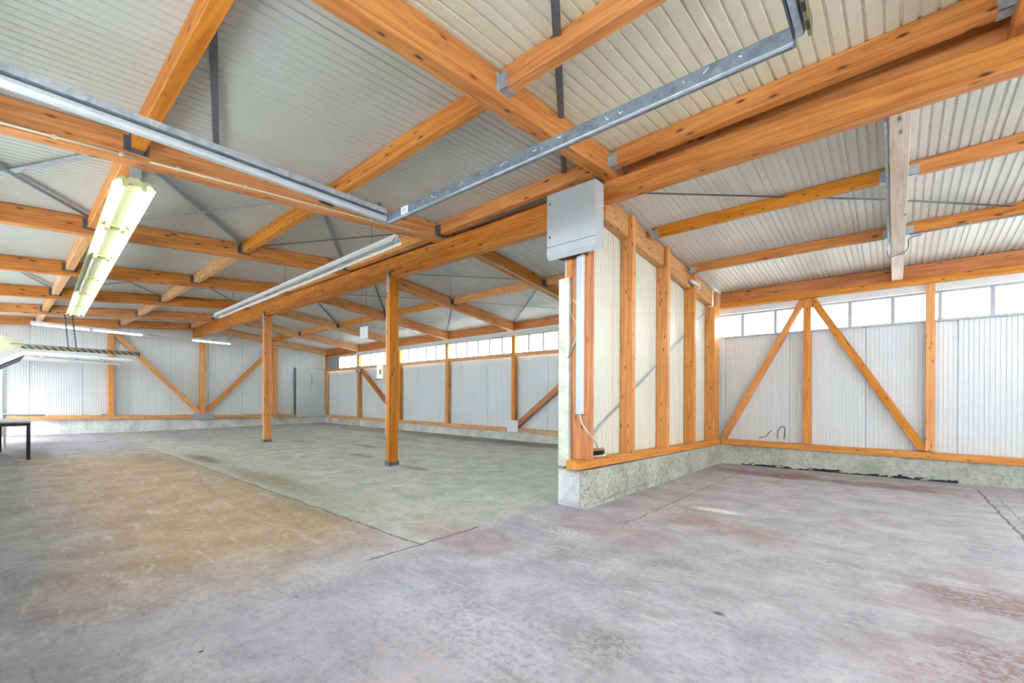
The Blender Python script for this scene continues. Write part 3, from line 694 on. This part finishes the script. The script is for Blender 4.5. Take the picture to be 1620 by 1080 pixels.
# ------------------------------------------------------------------ free-standing posts
def free_post(x, y, label, switch=False):
    z0 = zfloor(x, y); zt = 3.935
    o = post('support_post', x, y, z0 + .03, zt, .11, .22, W_BEAM, label)
    M = o.matrix_world.copy()
    bm = bmesh.new(); box(bm, x - .072, x + .078, y - .13, y + .13, z0, z0 + .012)
    box(bm, x - .066, x - .058, y - .10, y + .10, z0, z0 + .20); box(bm, x + .058, x + .066, y - .10, y + .10, z0, z0 + .07)
    for s_ in (-1, 1): box(bm, x - .07, x + .07, y + s_ * .118 - .005, y + s_ * .118 + .005, z0, z0 + .10)
    newobj('post_shoe', bm, GALV_DARK, parent=o, pM=M)
    bm = bmesh.new(); box(bm, x - .062, x - .056, y - .11, y - .02, 3.62, 4.10); box(bm, x - .05, x + .02, y - .116, y - .111, 3.64, 4.08)
    newobj('steel_strap', bm, GALV, parent=o, pM=M)
    bm = bmesh.new(); box(bm, x - .09, x - .057, y - .105, y + .105, z0 + .62, 2.4 if switch else 3.5); bevel(bm, .004)
    newobj('side_plank', bm, W_PALE, parent=o, pM=M)
    return o
free_post(-7.91, 5.42, 'tall orange timber post standing free nearest the camera')
free_post(-14.45, 5.46, 'far orange timber post standing free in the left room')
# switch box on the near post
bm = bmesh.new(); box(bm, -8.24, -8.02, 5.26, 5.33, 1.86, 2.15); bevel(bm, .008, 2)
sb_ = T(newobj('switch_box', bm, PLASTIC_CREAM), 'small cream switch box fixed to the side of the near post', 'switch box')
bm = bmesh.new(); box(bm, -8.11, -8.09, 5.245, 5.262, 1.95, 2.05); newobj('rocker', bm, DARKV, parent=sb_)
bm = bmesh.new(); tube(bm, [(-8.10, 5.25, 1.85), (-8.26, 5.25, 1.84), (-8.27, 5.25, 1.845)], .008); newobj('lever', bm, GALV_DARK, parent=sb_)

# ------------------------------------------------------------------ grey electrical box hanging at the partition end
bx0, bx1, by0, by1 = -3.54, -2.80, 4.83, 5.035
bm = bmesh.new(); prism(bm, [(by0 + .02, 4.15), (by1, 4.15), (by1, 3.36), (by0 + .07, 3.30), (by0 + .02, 3.36)], 'X', bx0, bx1); bevel(bm, .006)
eb = T(newobj('electrical_box', bm, BOXGREY), 'light grey steel electrical box hung at the partition end', 'electrical box')
bm = bmesh.new(); box(bm, bx0 + .002, bx1 - .002, by0, by0 + .018, 3.455, 4.148); bevel(bm, .004); dd = newobj('box_door', bm, BOXGREY, parent=eb)
for z in (4.02, 3.58):
    bm = bmesh.new(); M = Matrix.Translation((bx0 + .05, by0, z)) @ Matrix.Rotation(math.pi / 2, 4, 'X')
    bmesh.ops.create_cone(bm, cap_ends=True, segments=12, radius1=.014, radius2=.014, depth=.008, matrix=M); newobj('lock', bm, DARKV, parent=dd)
bm = bmesh.new(); prism(bm, [(by0, 3.445), (by0 + .03, 3.445), (by0 + .03, 3.33), (by0 + .06, 3.295), (by0 + .045, 3.285), (by0, 3.345)], 'X', bx0 + .002, bx1 - .002); newobj('lower_flap', bm, BOXGREY, parent=eb)
bm = bmesh.new(); box(bm, bx0 + .12, bx0 + .42, by0 + .09, by1 - .02, 3.30, 3.335); newobj('cable_gland_plate', bm, DARKV, parent=eb)
# grey cable duct down the post, with its loose cable and socket
bm = bmesh.new(); box(bm, -3.165, -3.085, 4.975, 5.035, 1.24, 3.31); bevel(bm, .004)
du = T(newobj('cable_duct', bm, PLASTIC_GREY), 'vertical light grey plastic cable duct below the electrical box', 'cable duct')
bm = bmesh.new(); box(bm, -3.084, -3.07, 4.98, 5.035, 1.24, 3.31); newobj('duct_edge', bm, STEEL_WHITE, parent=du)
def cable(name, pts, r_, m, label=None, cat='cable', parent=None, sub=6):
    P = [Vector(p) for p in pts]; out = []
    for i in range(len(P) - 1):
        a, b_, c, d = P[max(0, i - 1)], P[i], P[i + 1], P[min(len(P) - 1, i + 2)]
        for k in range(sub):
            t = k / sub
            out.append(.5 * ((2 * b_) + (-a + c) * t + (2 * a - 5 * b_ + 4 * c - d) * t * t + (-a + 3 * b_ - 3 * c + d) * t ** 3))
    out.append(P[-1]); bm = bmesh.new(); tube(bm, out, r_, 6)
    o = newobj(name, bm, m, parent=parent, smooth=True)
    if label: T(o, label, cat)
    return o
cable('power_cable', [(-3.12, 5.0, 1.26), (-3.07, 4.98, 1.12), (-3.02, 5.05, 1.0), (-3.03, 5.28, .85), (-3.10, 5.42, .78), (-3.13, 5.46, .75)], .011, PLASTIC_GREY, 'thick grey cable leaving the duct toward the small tan socket')
bm = bmesh.new(); MM = Matrix.Translation((-3.13, 5.50, .672)) @ Matrix.Rotation(.35, 4, 'Z') @ Matrix.Rotation(-.15, 4, 'Y')
box(bm, -.085, .085, -.09, .09, .0, .06, MM, 0); bevel(bm, .012, 2)
so_ = T(newobj('cable_socket', bm, DARKV), 'small black and tan cable socket lying on the partition sill', 'socket')
bm = bmesh.new(); box(bm, -.088, .088, -.092, .092, .055, .082, MM); bevel(bm, .006); newobj('lid', bm, metal('tan_plastic', (.50, .30, .12), .5, 0, .2, 9), parent=so_)
bm = bmesh.new(); box(bm, -.06, .10, -.10, .06, -.026, -.004, MM); newobj('base', bm, STEEL_WHITE, parent=so_)
cable('wire_or_scrawl', [(-3.17, 5.03, 2.66), (-3.22, 5.0, 2.74), (-3.27, 4.99, 2.70), (-3.26, 4.99, 2.58), (-3.20, 5.0, 2.47), (-3.17, 5.0, 2.36), (-3.19, 4.99, 2.2), (-3.25, 4.98, 2.10)], .005, PLASTIC_CREAM, 'thin cream wire looping beside the grey cable duct')
cable('wire_or_scrawl', [(-3.17, 5.0, 2.18), (-3.20, 4.97, 2.10), (-3.24, 4.97, 2.02), (-3.29, 4.97, 1.98)], .007, GALV_DARK, 'short grey wire end sticking out left of the cable duct')

# ------------------------------------------------------------------ strip lamps
def lamp_frame(p0, p1): return frame(p0, p1)
HOLDER = metal('tan_lamp_holder', (.62, .58, .30), .5, 0, .1, 5)
# lit twin lamp
M, ln = frame((-6.42, 1.04, 3.86), (-17.75, 1.555, 3.86)); M0 = M
def lobj(name, fn, m, parent=None, smooth=False):
    bm = bmesh.new(); fn(bm); return newobj(name, bm, m, M0, parent, smooth=smooth)
def L_trunk(bm): box(bm, 0, ln, -.035, .035, -.02, .05); bevel(bm, .004)
lamp = T(lobj('strip_lamp', L_trunk, LAMP_CREAM), 'long lit twin tube strip lamp hanging at the left, yellowish white', 'lamp')
def L_refl(bm):
    prof = [(-.035, .0), (-.07, -.035), (-.10, -.01), (-.12, -.01), (-.185, -.085), (-.185, -.095), (-.115, -.022), (-.10, -.022), (-.07, -.048), (0, -.038),
            (.07, -.048), (.10, -.022), (.115, -.022), (.185, -.095), (.185, -.085), (.12, -.01), (.10, -.01), (.07, -.035), (.035, 0)]
    prism(bm, prof, 'X', 0, ln); bmesh.ops.recalc_face_normals(bm, faces=list(bm.faces))
lobj('reflector', L_refl, LAMP_CREAM, lamp)
n_seg = 6; sg = ln / n_seg
for i in range(n_seg):
    for s_ in (-1, 1):
        lit = not (s_ == 1 and i in (2, 3))
        # local +Y points to the camera's left for this lamp
        def L_tube(bm): tube(bm, [(i * sg + .09, s_ * .085, -.062), ((i + 1) * sg - .09, s_ * .085, -.062)], .017, 10)
        lobj('fluorescent_tube', L_tube, TUBE_ON if lit else TUBE_OFF, lamp, True)
    for a, b_ in ((i * sg + .02, i * sg + .085), ((i + 1) * sg - .085, (i + 1) * sg - .02)):
        def L_hold(bm):
            prism(bm, [(-.105, -.095), (-.065, -.095), (-.05, -.065), (.05, -.065), (.065, -.095), (.105, -.095), (.105, -.03), (-.105, -.03)], 'X', a, b_)
            bmesh.ops.recalc_face_normals(bm, faces=list(bm.faces))
        lobj('lamp_holder', L_hold, HOLDER, lamp)
for a in (-.02, ln - .02):
    def L_br(bm): box(bm, a, a + .02, -.05, .05, -.0, .11)
    lobj('end_bracket', L_br, PLATE, lamp)
for a in (3.22, 6.32, 9.38):
    def L_w(bm): tube(bm, [(a, 0, .05), (a, 0, .26)], .004, 5)
    lobj('hanger_wire', L_w, GALV_DARK, lamp)
# unlit single lamps
def plain_lamp(p0, p1, label, cat='lamp', wires=(), segs=5, lit=(), w_=.09, tz=-.05):
    M, ln = frame(p0, p1); bm = bmesh.new(); box(bm, 0, ln, -.03, .03, -.0, .045); bevel(bm, .004)
    o = T(newobj('strip_lamp', bm, STEEL_WHITE, M), label, cat)
    bm = bmesh.new(); q = .055 if tz > -.06 else .0
    prism(bm, [(-.03, 0), (-.05, -.01), (-w_, -.02 - q), (-w_, -.028 - q), (-.05, -.02), (.05, -.02), (w_, -.028 - q), (w_, -.02 - q), (.05, -.01), (.03, 0)], 'X', 0, ln)
    bmesh.ops.recalc_face_normals(bm, faces=list(bm.faces)); newobj('reflector', bm, STEEL_WHITE, M, o)
    sg = ln / segs
    for i in range(segs):
        bm = bmesh.new(); tube(bm, [(i * sg + .06, 0, tz), ((i + 1) * sg - .06, 0, tz)], .015 if tz > -.06 else .022, 8)
        newobj('fluorescent_tube', bm, TUBE_ON2 if i in lit else TUBE_OFF, M, o, smooth=True)
        for a in (i * sg + .01, (i + 1) * sg - .06):
            bm = bmesh.new(); box(bm, a, a + .05, -.02, .02, tz - .025, -.015); newobj('lamp_holder', bm, STEEL_WHITE, M, o)
    for a, zt_ in wires:
        z_ = (M @ Vector((a, 0, .04))).z
        bm = bmesh.new(); tube(bm, [(a, 0, .04), (a, 0, .04 + zt_ - z_)], .005, 5); newobj('hanger_wire', bm, GALV_DARK, M, o)
    return o
plain_lamp((-5.70, 3.97, 3.86), (-14.1, 3.99, 3.72), 'long unlit white strip lamp in front of the left girder', wires=[(-5.7 - x, zF(x, 3.97) - .28) for x in FX[2:5]], segs=5)
plain_lamp((-20.4, .80, 3.79), (-20.4, 6.35, 3.72), 'thin strip lamp across the end wall, partly lit', segs=4, lit=(0, 1, 3), w_=.05, tz=-.062, wires=[(y - .8, zF(-20.4, y) - .19) for y in (1.03, 3.17, 5.31)])
plain_lamp((-18.3, 10.62, 3.50), (-3.62, 10.62, 3.60), 'long unlit grey strip lamp hung before the left room windows', segs=9, wires=[(x + 18.3, zL(x, 10.62) - .27) for x in RX[:4]], w_=.08)

# pale see-through panel hung on two wires
bm = bmesh.new(); box(bm, -10.98, -10.60, 6.49, 6.51, 3.06, 3.38); bevel(bm, .004)
hp = T(newobj('hanging_sign', bm, metal('pale_acrylic', (.66, .76, .74), .25, 0, .06, 5)), 'small pale panel hung on two wires left of the near post', 'sign')
bm = bmesh.new(); tube(bm, [(-10.94, 6.5, 3.37), (-10.92, 6.5, 4.48)], .004, 5); newobj('hanger_wire', bm, GALV_DARK, parent=hp)
bm = bmesh.new(); tube(bm, [(-10.66, 6.5, 3.37), (-10.72, 6.5, 4.48)], .004, 5); newobj('hanger_wire', bm, GALV_DARK, parent=hp)
bm = bmesh.new(); box(bm, -10.84, -10.81, 6.478, 6.488, 3.20, 3.36); newobj('pictogram', bm, PAPER, parent=hp)

# ------------------------------------------------------------------ overhead door tracks near the camera
CHANNEL = metal('pale_zinc_channel', (.50, .54, .57), .4, .15, .1, 6)
def track(x, y0, y1, label, hazard=False):
    bm = bmesh.new(); box(bm, x - .035, x + .035, y0, y1, 3.668, 3.725)
    bmesh.ops.recalc_face_normals(bm, faces=list(bm.faces)); o = T(newobj('door_track', bm, GALV), label, 'door track')
    bm = bmesh.new(); box(bm, x - .02, x - .008, y0, y1, 3.575, 3.72); newobj('dark_gap_strip', bm, GALV_DARK, parent=o)  # dark strip added to stand for the shade in the track gap
    bm = bmesh.new(); prism(bm, [(x - .008, 3.64), (x + .02, 3.645), (x + .04, 3.63), (x + .045, 3.60), (x + .035, 3.575), (x, 3.565), (x, 3.572), (x + .03, 3.582), (x + .037, 3.60), (x + .033, 3.625), (x + .018, 3.637), (x - .008, 3.632)], 'Y', y0, y1)
    bmesh.ops.recalc_face_normals(bm, faces=list(bm.faces)); newobj('roller_channel', bm, CHANNEL if not hazard else GALV, parent=o)
    return o
tl = track(-4.72, -.2, 3.12, 'galvanised overhead door track crossing the upper left')
bm = bmesh.new(); box(bm, -4.745, -4.735, 3.04, 3.07, 3.72, 3.80); newobj('end_bracket', bm, GALV_DARK, parent=tl)
for y in (1.1, 1.34, 1.85, 2.3, 2.72):
    bm = bmesh.new(); box(bm, -4.69, -4.686, y, y + .025, 3.70, 3.712); newobj('bolt', bm, STEEL_WHITE, parent=tl)
tr_ = track(-.45, -.2, 3.12, 'galvanised door track end with hazard tape at the top edge', True)
bm = bmesh.new(); box(bm, -.395, -.375, 2.4, 3.13, 3.56, 3.66); newobj('hazard_strip', bm, HAZARD, parent=tr_)
bm = bmesh.new(); prism(bm, [(3.125, 3.665), (3.135, 3.665), (3.135, 3.56), (3.17, 3.56), (3.17, 3.552), (3.125, 3.552)], 'X', -4.70, -.46); bmesh.ops.recalc_face_normals(bm, faces=list(bm.faces))
cb = T(newobj('cross_bar', bm, GALV_BLUE), 'galvanised cross bar joining the two overhead door tracks', 'cross bar')
bm = bmesh.new(); bm.free(); bm = bmesh.new(); tube(bm, [(-4.68, 3.135, 3.562), (-.47, 3.135, 3.562)], .013, 8); newobj('lower_lip', bm, GALV, parent=cb, smooth=True)
bm = bmesh.new(); box(bm, -4.40, -4.27, 3.121, 3.1245, 3.575, 3.662); lb = newobj('paper_label', bm, PAPER, parent=cb)
bm = bmesh.new()
for k in range(3): box(bm, -4.37, -4.30, 3.1195, 3.1208, 3.600 + k * .016, 3.604 + k * .016)
newobj('print', bm, GALV_DARK, parent=lb)
rr = random.Random(11)
for cx in (-4.2, -4.02, -3.86, -3.80, -3.45, -3.40, -3.1, -2.84, -2.78, -2.45, -2.38, -2.2, -1.75, -1.62, -1.15, -1.0, -.8):
    bm = bmesh.new(); a, z = cx, 3.605 + rr.uniform(0, .02); pts = [(a + rr.uniform(0, .05), z + rr.uniform(-.01, .03)) for _ in range(3)]; pts.sort()
    for (u0, v0), (u1, v1) in zip(pts, pts[1:]):
        vs = [bm.verts.new((u, 3.1245, v)) for u, v in ((u0, v0 - .004), (u1, v1 - .003), (u1 + .003, v1 + .005), (u0, v0 + .005))]; bm.faces.new(vs)
    newobj('paint_mark', bm, PAPER, parent=cb)

GALV_MID = metal('mid_zinc_steel', (.24, .28, .32), .45, .4, .35, 30)
# ------------------------------------------------------------------ steel wind-bracing straps under the roof
def rstrap(p0, p1, label, w_=.06, m=GALV_DARK): return T(strap(p0, p1, w_, (0, 0, 1), m), label, 'strap')
def onF(x, y, dz=.05): return (x, y, zF(x, y) - dz)
def onL(x, y, dz=.05): return (x, y, zL(x, y) - dz)
def onR(x, y, dz=.05): return (x, y, zR(x, y) - dz)
rstrap(onF(-4.05, 1.12), onF(-6.27, 1.78), 'dark steel strap beside the steep timber purlin, upper left')
st = rstrap(onF(-2.265, 3.24), onF(-2.825, 4.115), 'perforated steel strap crossing the bright rafter above the electrical box', .07)
for a, b_ in (((-1.6, 2.2), (-2.175, 3.10)), ((-3.005, 4.40), (-3.54, 5.235))):
    q = strap(onF(*a), onF(*b_), .07, (0, 0, 1), GALV_DARK, 'strap_section'); q.parent = st; q.matrix_parent_inverse = st.matrix_world.inverted()
rstrap(onF(-8.6, -.1), onF(-6.55, 1.02), 'steel strap rising rightwards at the left edge, behind conduit rafter', .085, GALV)
rstrap(onF(-7.6, -.25, .054), onF(-9.5, 1.05, .054), 'steel strap falling rightwards toward the lit lamp', .075)
rstrap(onF(-6.9, 1.25), onF(-9.50, 3.15), 'steel strap falling rightwards to a purlin end right of the lit lamp', .085, GALV_MID)
rstrap(onF(-9.40, 1.35, .054), onF(-6.8, 2.95, .054), 'steel strap crossing it, rising rightwards, right of the lit lamp', .045, GALV)
rstrap(onF(-6.9, 3.44), onF(-9.5, 5.2), 'steel strap above the unlit white strip lamp, steep', .085, GALV_MID)
rstrap(onF(-9.5, 3.3, .054), onF(-6.9, 5.1, .054), 'steel strap above the unlit white strip lamp, shallow', .045)
for k, (a, b_, l_) in enumerate([((-12.7, .0), (-15.7, 1.0), 'left of the lit lamp'), ((-15.6, 1.05), (-12.9, 2.9), 'right of the lit lamp, shallow'), ((-13.0, 1.6), (-15.6, 3.1), 'right of the lit lamp, ending at a purlin'), ((-13.0, 3.25), (-15.6, 4.9), 'left of the unlit strip lamp end')]):
    rstrap(onF(*a), onF(*b_), 'thin distant steel strap between far rafters, ' + l_, .05)
rstrap(onL(-6.7, 5.9), onL(-9.28, 8.22), 'steel strap right of the near post, almost upright in the picture', .06, GALV)
rstrap(onL(-9.25, 6.2, .054), onL(-6.35, 8.2, .054), 'steel strap right of the near post, nearly level in the picture', .05)
rstrap(onL(-6.4, 8.5), onL(-9.25, 10.85), 'thin steel strap near the windows, steep, left of the partition', .045)
rstrap(onL(-9.2, 8.55, .054), onL(-6.35, 10.8, .054), 'thin steel strap near the windows, shallow, left of the partition', .045)
rstrap(onL(-9.5, 8.5), onL(-12.45, 10.85), 'thin steel strap in the roof just right of the near post', .045)
rstrap(onL(-9.55, 5.9), onL(-12.45, 8.25), 'steel strap in the roof left of the near post head', .05)
rstrap(onL(-12.4, 6.2), onL(-9.6, 8.2), 'steel strap in the roof behind the near post head', .05)
rstrap(onL(-12.7, 5.9), onL(-15.5, 8.2), 'steel strap in the roof right of the far post head', .05)
rstrap(onL(-15.5, 8.5), onL(-12.7, 10.8), 'thin steel strap near the windows between the two free posts', .04)
rstrap(onR(-2.72, 5.89), onR(-.10, 7.86), 'thin steel strap crossing the right room roof, left of whitewashed rafter', .045)
rstrap(onR(.13, 8.05), onR(1.4, 9.1), 'thin steel strap in the right room roof, right of whitewashed rafter', .045)

# ------------------------------------------------------------------ conduits
def conduit(pts, r_, m, label, clips=()):
    bm = bmesh.new(); tube(bm, pts, r_, 8); o = T(newobj('conduit', bm, m, smooth=True), label, 'conduit')
    for c in clips:
        bm = bmesh.new(); box(bm, c[0] - .016, c[0] + .016, c[1] - .016, c[1] + .016, c[2] - .016, c[2] + .016); newobj('clip', bm, m, parent=o)
    return o
xc = FX[2] + RW / 2 + .014
def bz(y): return zF(FX[2], y) - .30
cp = lambda y: (xc, y, bz(y) + .030)
conduit([cp(-.2), cp(1.03)], .012, PLASTIC_CREAM, 'cream conduit on the rafter, stretch left of the lit lamp bracket', [cp(.4), cp(.9)])
conduit([cp(1.14), cp(5.30)], .012, PLASTIC_CREAM, 'cream conduit on the rafter, stretch right of the lit lamp bracket', [cp(1.4), cp(2.1), cp(3.0), cp(3.9), cp(4.6)])
zc = lambda y: (-6.25 + .085, y, zL(0, y) - .29 + .02)
conduit([zc(5.8), zc(8.2), zc(10.8)], .011, PLASTIC_CREAM, 'cream conduit along the rear rafter left of the partition', [zc(7.0), zc(8.9)])
wc = lambda y: (-.075, y, zR(0, y) - .25)
conduit([wc(5.66), wc(9.0), wc(9.35)], .016, GALV, 'steel conduit running down beside the whitewashed rafter', [wc(6.4), wc(7.1), wc(7.9), wc(8.6)])
bm = bmesh.new(); p = wc(9.15); box(bm, p[0] - .02, p[0] + .015, p[1] - .28, p[1] + .25, p[2] - .05, p[2] - .01); bevel(bm, .004)
T(newobj('cable_trunking', bm, PLASTIC_GREY), 'short grey trunking at the lower end of the steel conduit', 'trunking')
cable('wire_or_scrawl', [(-.10, 9.25, 3.82), (-.08, 9.45, 3.76), (.0, 9.45, 3.775), (.10, 9.42, 3.785), (.15, 9.2, 3.81), (.16, 9.06, 3.90), (.30, 9.05, 3.925)], .007, GALV_DARK, 'thin dark wire looping under the whitewashed rafter')
pz = zR(0, 8.98) - .165
conduit([(-3.0, 8.955, pz - .012), (-.12, 8.955, pz - .012)], .010, PLASTIC_CREAM, 'cream conduit under the lower right room purlin, left half', [(-2.3, 8.955, pz - .012), (-1.3, 8.955, pz - .012)])
conduit([(.16, 8.955, pz - .012), (4.4, 8.955, pz - .012)], .012, GALV, 'steel conduit under the lower right room purlin, right half', [(.8, 8.955, pz - .012)])
bm = bmesh.new(); tube(bm, [(-3.06, 9.00, 3.80), (-3.02, 9.30, 3.76)], .035, 10)
box(bm, -3.09, -3.0, 9.30, 9.36, 3.70, 3.80); T(newobj('junction_box', bm, STEEL_WHITE), 'white cable junction on the partition beam at the purlin end', 'junction box')
cable('wire_or_scrawl', [(XE + .3, 6.6, 3.98), (XE + .32, 8.2, 3.86), (XE + .32, 9.3, 3.74), (XE + .3, 9.7, 3.66)], .014, PLASTIC_CREAM, 'cream cables drooping along the end wall rafter')
bm = bmesh.new(); rr = random.Random(3)
pts = [(XE + .24 + rr.uniform(-.05, .05), 9.6 + rr.uniform(-.25, .25), 3.70 + rr.uniform(-.18, .16)) for _ in range(9)]
tube(bm, pts, .012, 5); T(newobj('cable_bundle', bm, PLASTIC_GREY, smooth=True), 'small tangle of grey cable ends high above the door board', 'cable')
# black scrawls on the right room wall, modelled as thin raised tubes
for k, (pts, l_) in enumerate([([(-2.30, 11.15, .62), (-2.16, 11.15, .66), (-2.10, 11.15, .74), (-2.04, 11.15, .80)], 'left'), ([(-1.93, 11.15, .62), (-1.93, 11.15, .78), (-1.86, 11.15, .88), (-1.80, 11.15, .86), (-1.80, 11.15, .70), (-1.81, 11.15, .62)], 'right')]):
    cable('wire_or_scrawl', [(a, 11.156, c) for a, b_, c in pts], .008, DARKV, 'short black scrawl on the wall over the right room sill, %s one' % l_)
cable('wire_or_scrawl', [(-2.86, 11.10, .93), (-2.75, 11.08, .82), (-2.68, 11.02, .70), (-2.68, 10.99, .60), (-2.70, 10.99, .54)], .005, PLASTIC_GREY, 'thin pale wire beside the foot of the partition corner brace')

# ------------------------------------------------------------------ far left overhead door, bench and bits
bm = bmesh.new(); box(bm, -18.62, -18.57, .55, 3.12, 2.82, 2.92)
ht = T(newobj('door_track', bm, HAZARD), 'black and yellow taped door track hanging far left', 'door track')
bm = bmesh.new(); box(bm, -18.63, -18.56, .35, 3.12, 2.93, 2.945); newobj('top_flange', bm, GALV_DARK, parent=ht)
bm = bmesh.new(); tube(bm, [(-18.66, 1.50, 2.93), (-18.80, 1.44, 3.91)], .022, 6); newobj('hanger_strut', bm, GALV_DARK, parent=ht)
bm = bmesh.new(); tube(bm, [(-18.50, 1.66, 2.86), (-18.80, 1.60, 3.92)], .022, 6); newobj('hanger_strut', bm, GALV_DARK, parent=ht)
bm = bmesh.new(); box(bm, -18.61, -18.58, 3.12, 3.15, 2.79, 2.94); newobj('end_stop', bm, DARKV, parent=ht)
bm = bmesh.new()
prism(bm, [(.20, 2.48), (.62, 2.76), (3.0, 2.70), (3.0, 2.64), (.64, 2.66), (.20, 2.36), (.12, 2.30), (.12, 2.42)], 'X', -21.35, -18.66); bmesh.ops.recalc_face_normals(bm, faces=list(bm.faces))
lf = T(newobj('overhead_door', bm, STEEL_WHITE), 'white overhead door leaf pulled up at the far left gateway', 'door')
bm = bmesh.new(); prism(bm, [(.16, 2.32), (.62, 2.64), (.62, 2.615), (.16, 2.285)], 'X', -21.35, -18.655); newobj('rubber_seal', bm, DARKV, parent=lf)
bm = bmesh.new(); tube(bm, [(-18.64, .8, 2.62), (-18.64, 2.75, 2.56)], .02, 6)
for y in (.9, 1.55, 2.2): box(bm, -18.66, -18.60, y, y + .09, 2.55, 2.66)
newobj('lower_rail', bm, PLATE, parent=lf)
bm = bmesh.new(); prism(bm, [(.10, 3.12), (.42, 3.12), (.45, 3.07), (.60, 3.05), (.62, 2.92), (.10, 2.58)], 'X', -18.62, -18.56); bmesh.ops.recalc_face_normals(bm, faces=list(bm.faces))
T(newobj('door_cheek_plate', bm, metal('olive_cream_steel', (.36, .35, .23), .5, 0, .1, 4)), 'olive cream cover plate at the left edge above the door leaf', 'cover plate')
bm = bmesh.new(); box(bm, XE + .06, XE + .22, .10, .245, .1, 2.35); struct(newobj('trim_1', bm, STEEL_WHITE))
# workbench
zt = .905; z0 = zfloor(-14, .5)
bm = bmesh.new(); box(bm, -16.3, -13.98, -.25, .565, zt - .012, zt + .02); bevel(bm, .003)
wbn = T(newobj('workbench', bm, metal('worn_grey_bench_top', (.42, .44, .43), .45, 0, .2, 4)), 'grey topped workbench on black steel legs at the left edge', 'table')
bm = bmesh.new(); box(bm, -13.995, -13.965, -.24, .56, zt - .075, zt - .012); box(bm, -16.28, -16.25, -.24, .56, zt - .075, zt - .012); box(bm, -16.28, -13.97, .535, .56, zt - .075, zt - .012); newobj('apron_rail', bm, BLACKM, parent=wbn)
for x, y in ((-14.0, .53), (-16.25, .15), (-14.0, -.2), (-16.25, -.2)):
    bm = bmesh.new(); box(bm, x - .03, x + .03, y - .03, y + .03, zfloor(x, y), zt - .012); newobj('leg', bm, BLACKM, parent=wbn)
bm = bmesh.new(); box(bm, -18.4, -17.4, .2, .97, .965, 1.0)
t2 = T(newobj('trestle_table', bm, STEEL_WHITE), 'white topped table beyond the workbench near the end wall', 'table')
bm = bmesh.new(); box(bm, -17.42, -17.38, .45, .97, .95, .966); newobj('edge_strip', bm, BLACKM, parent=t2)
for x, y in ((-17.5, .25), (-18.3, .25)):
    bm = bmesh.new(); box(bm, x - .02, x + .02, y - .02, y + .02, zfloor(x, y), .965); newobj('leg', bm, STEEL_WHITE, parent=t2)
bm = bmesh.new(); box(bm, XE + .08, XE + .20, 2.38, 2.62, .843, .90); bevel(bm, .006)
sc = T(newobj('small_carton', bm, PAPER), 'small white carton on the end wall sill', 'box')
bm = bmesh.new(); box(bm, XE + .08, XE + .18, 2.625, 2.72, .842, .868); newobj('dark_insert', bm, GALV_DARK, parent=sc)
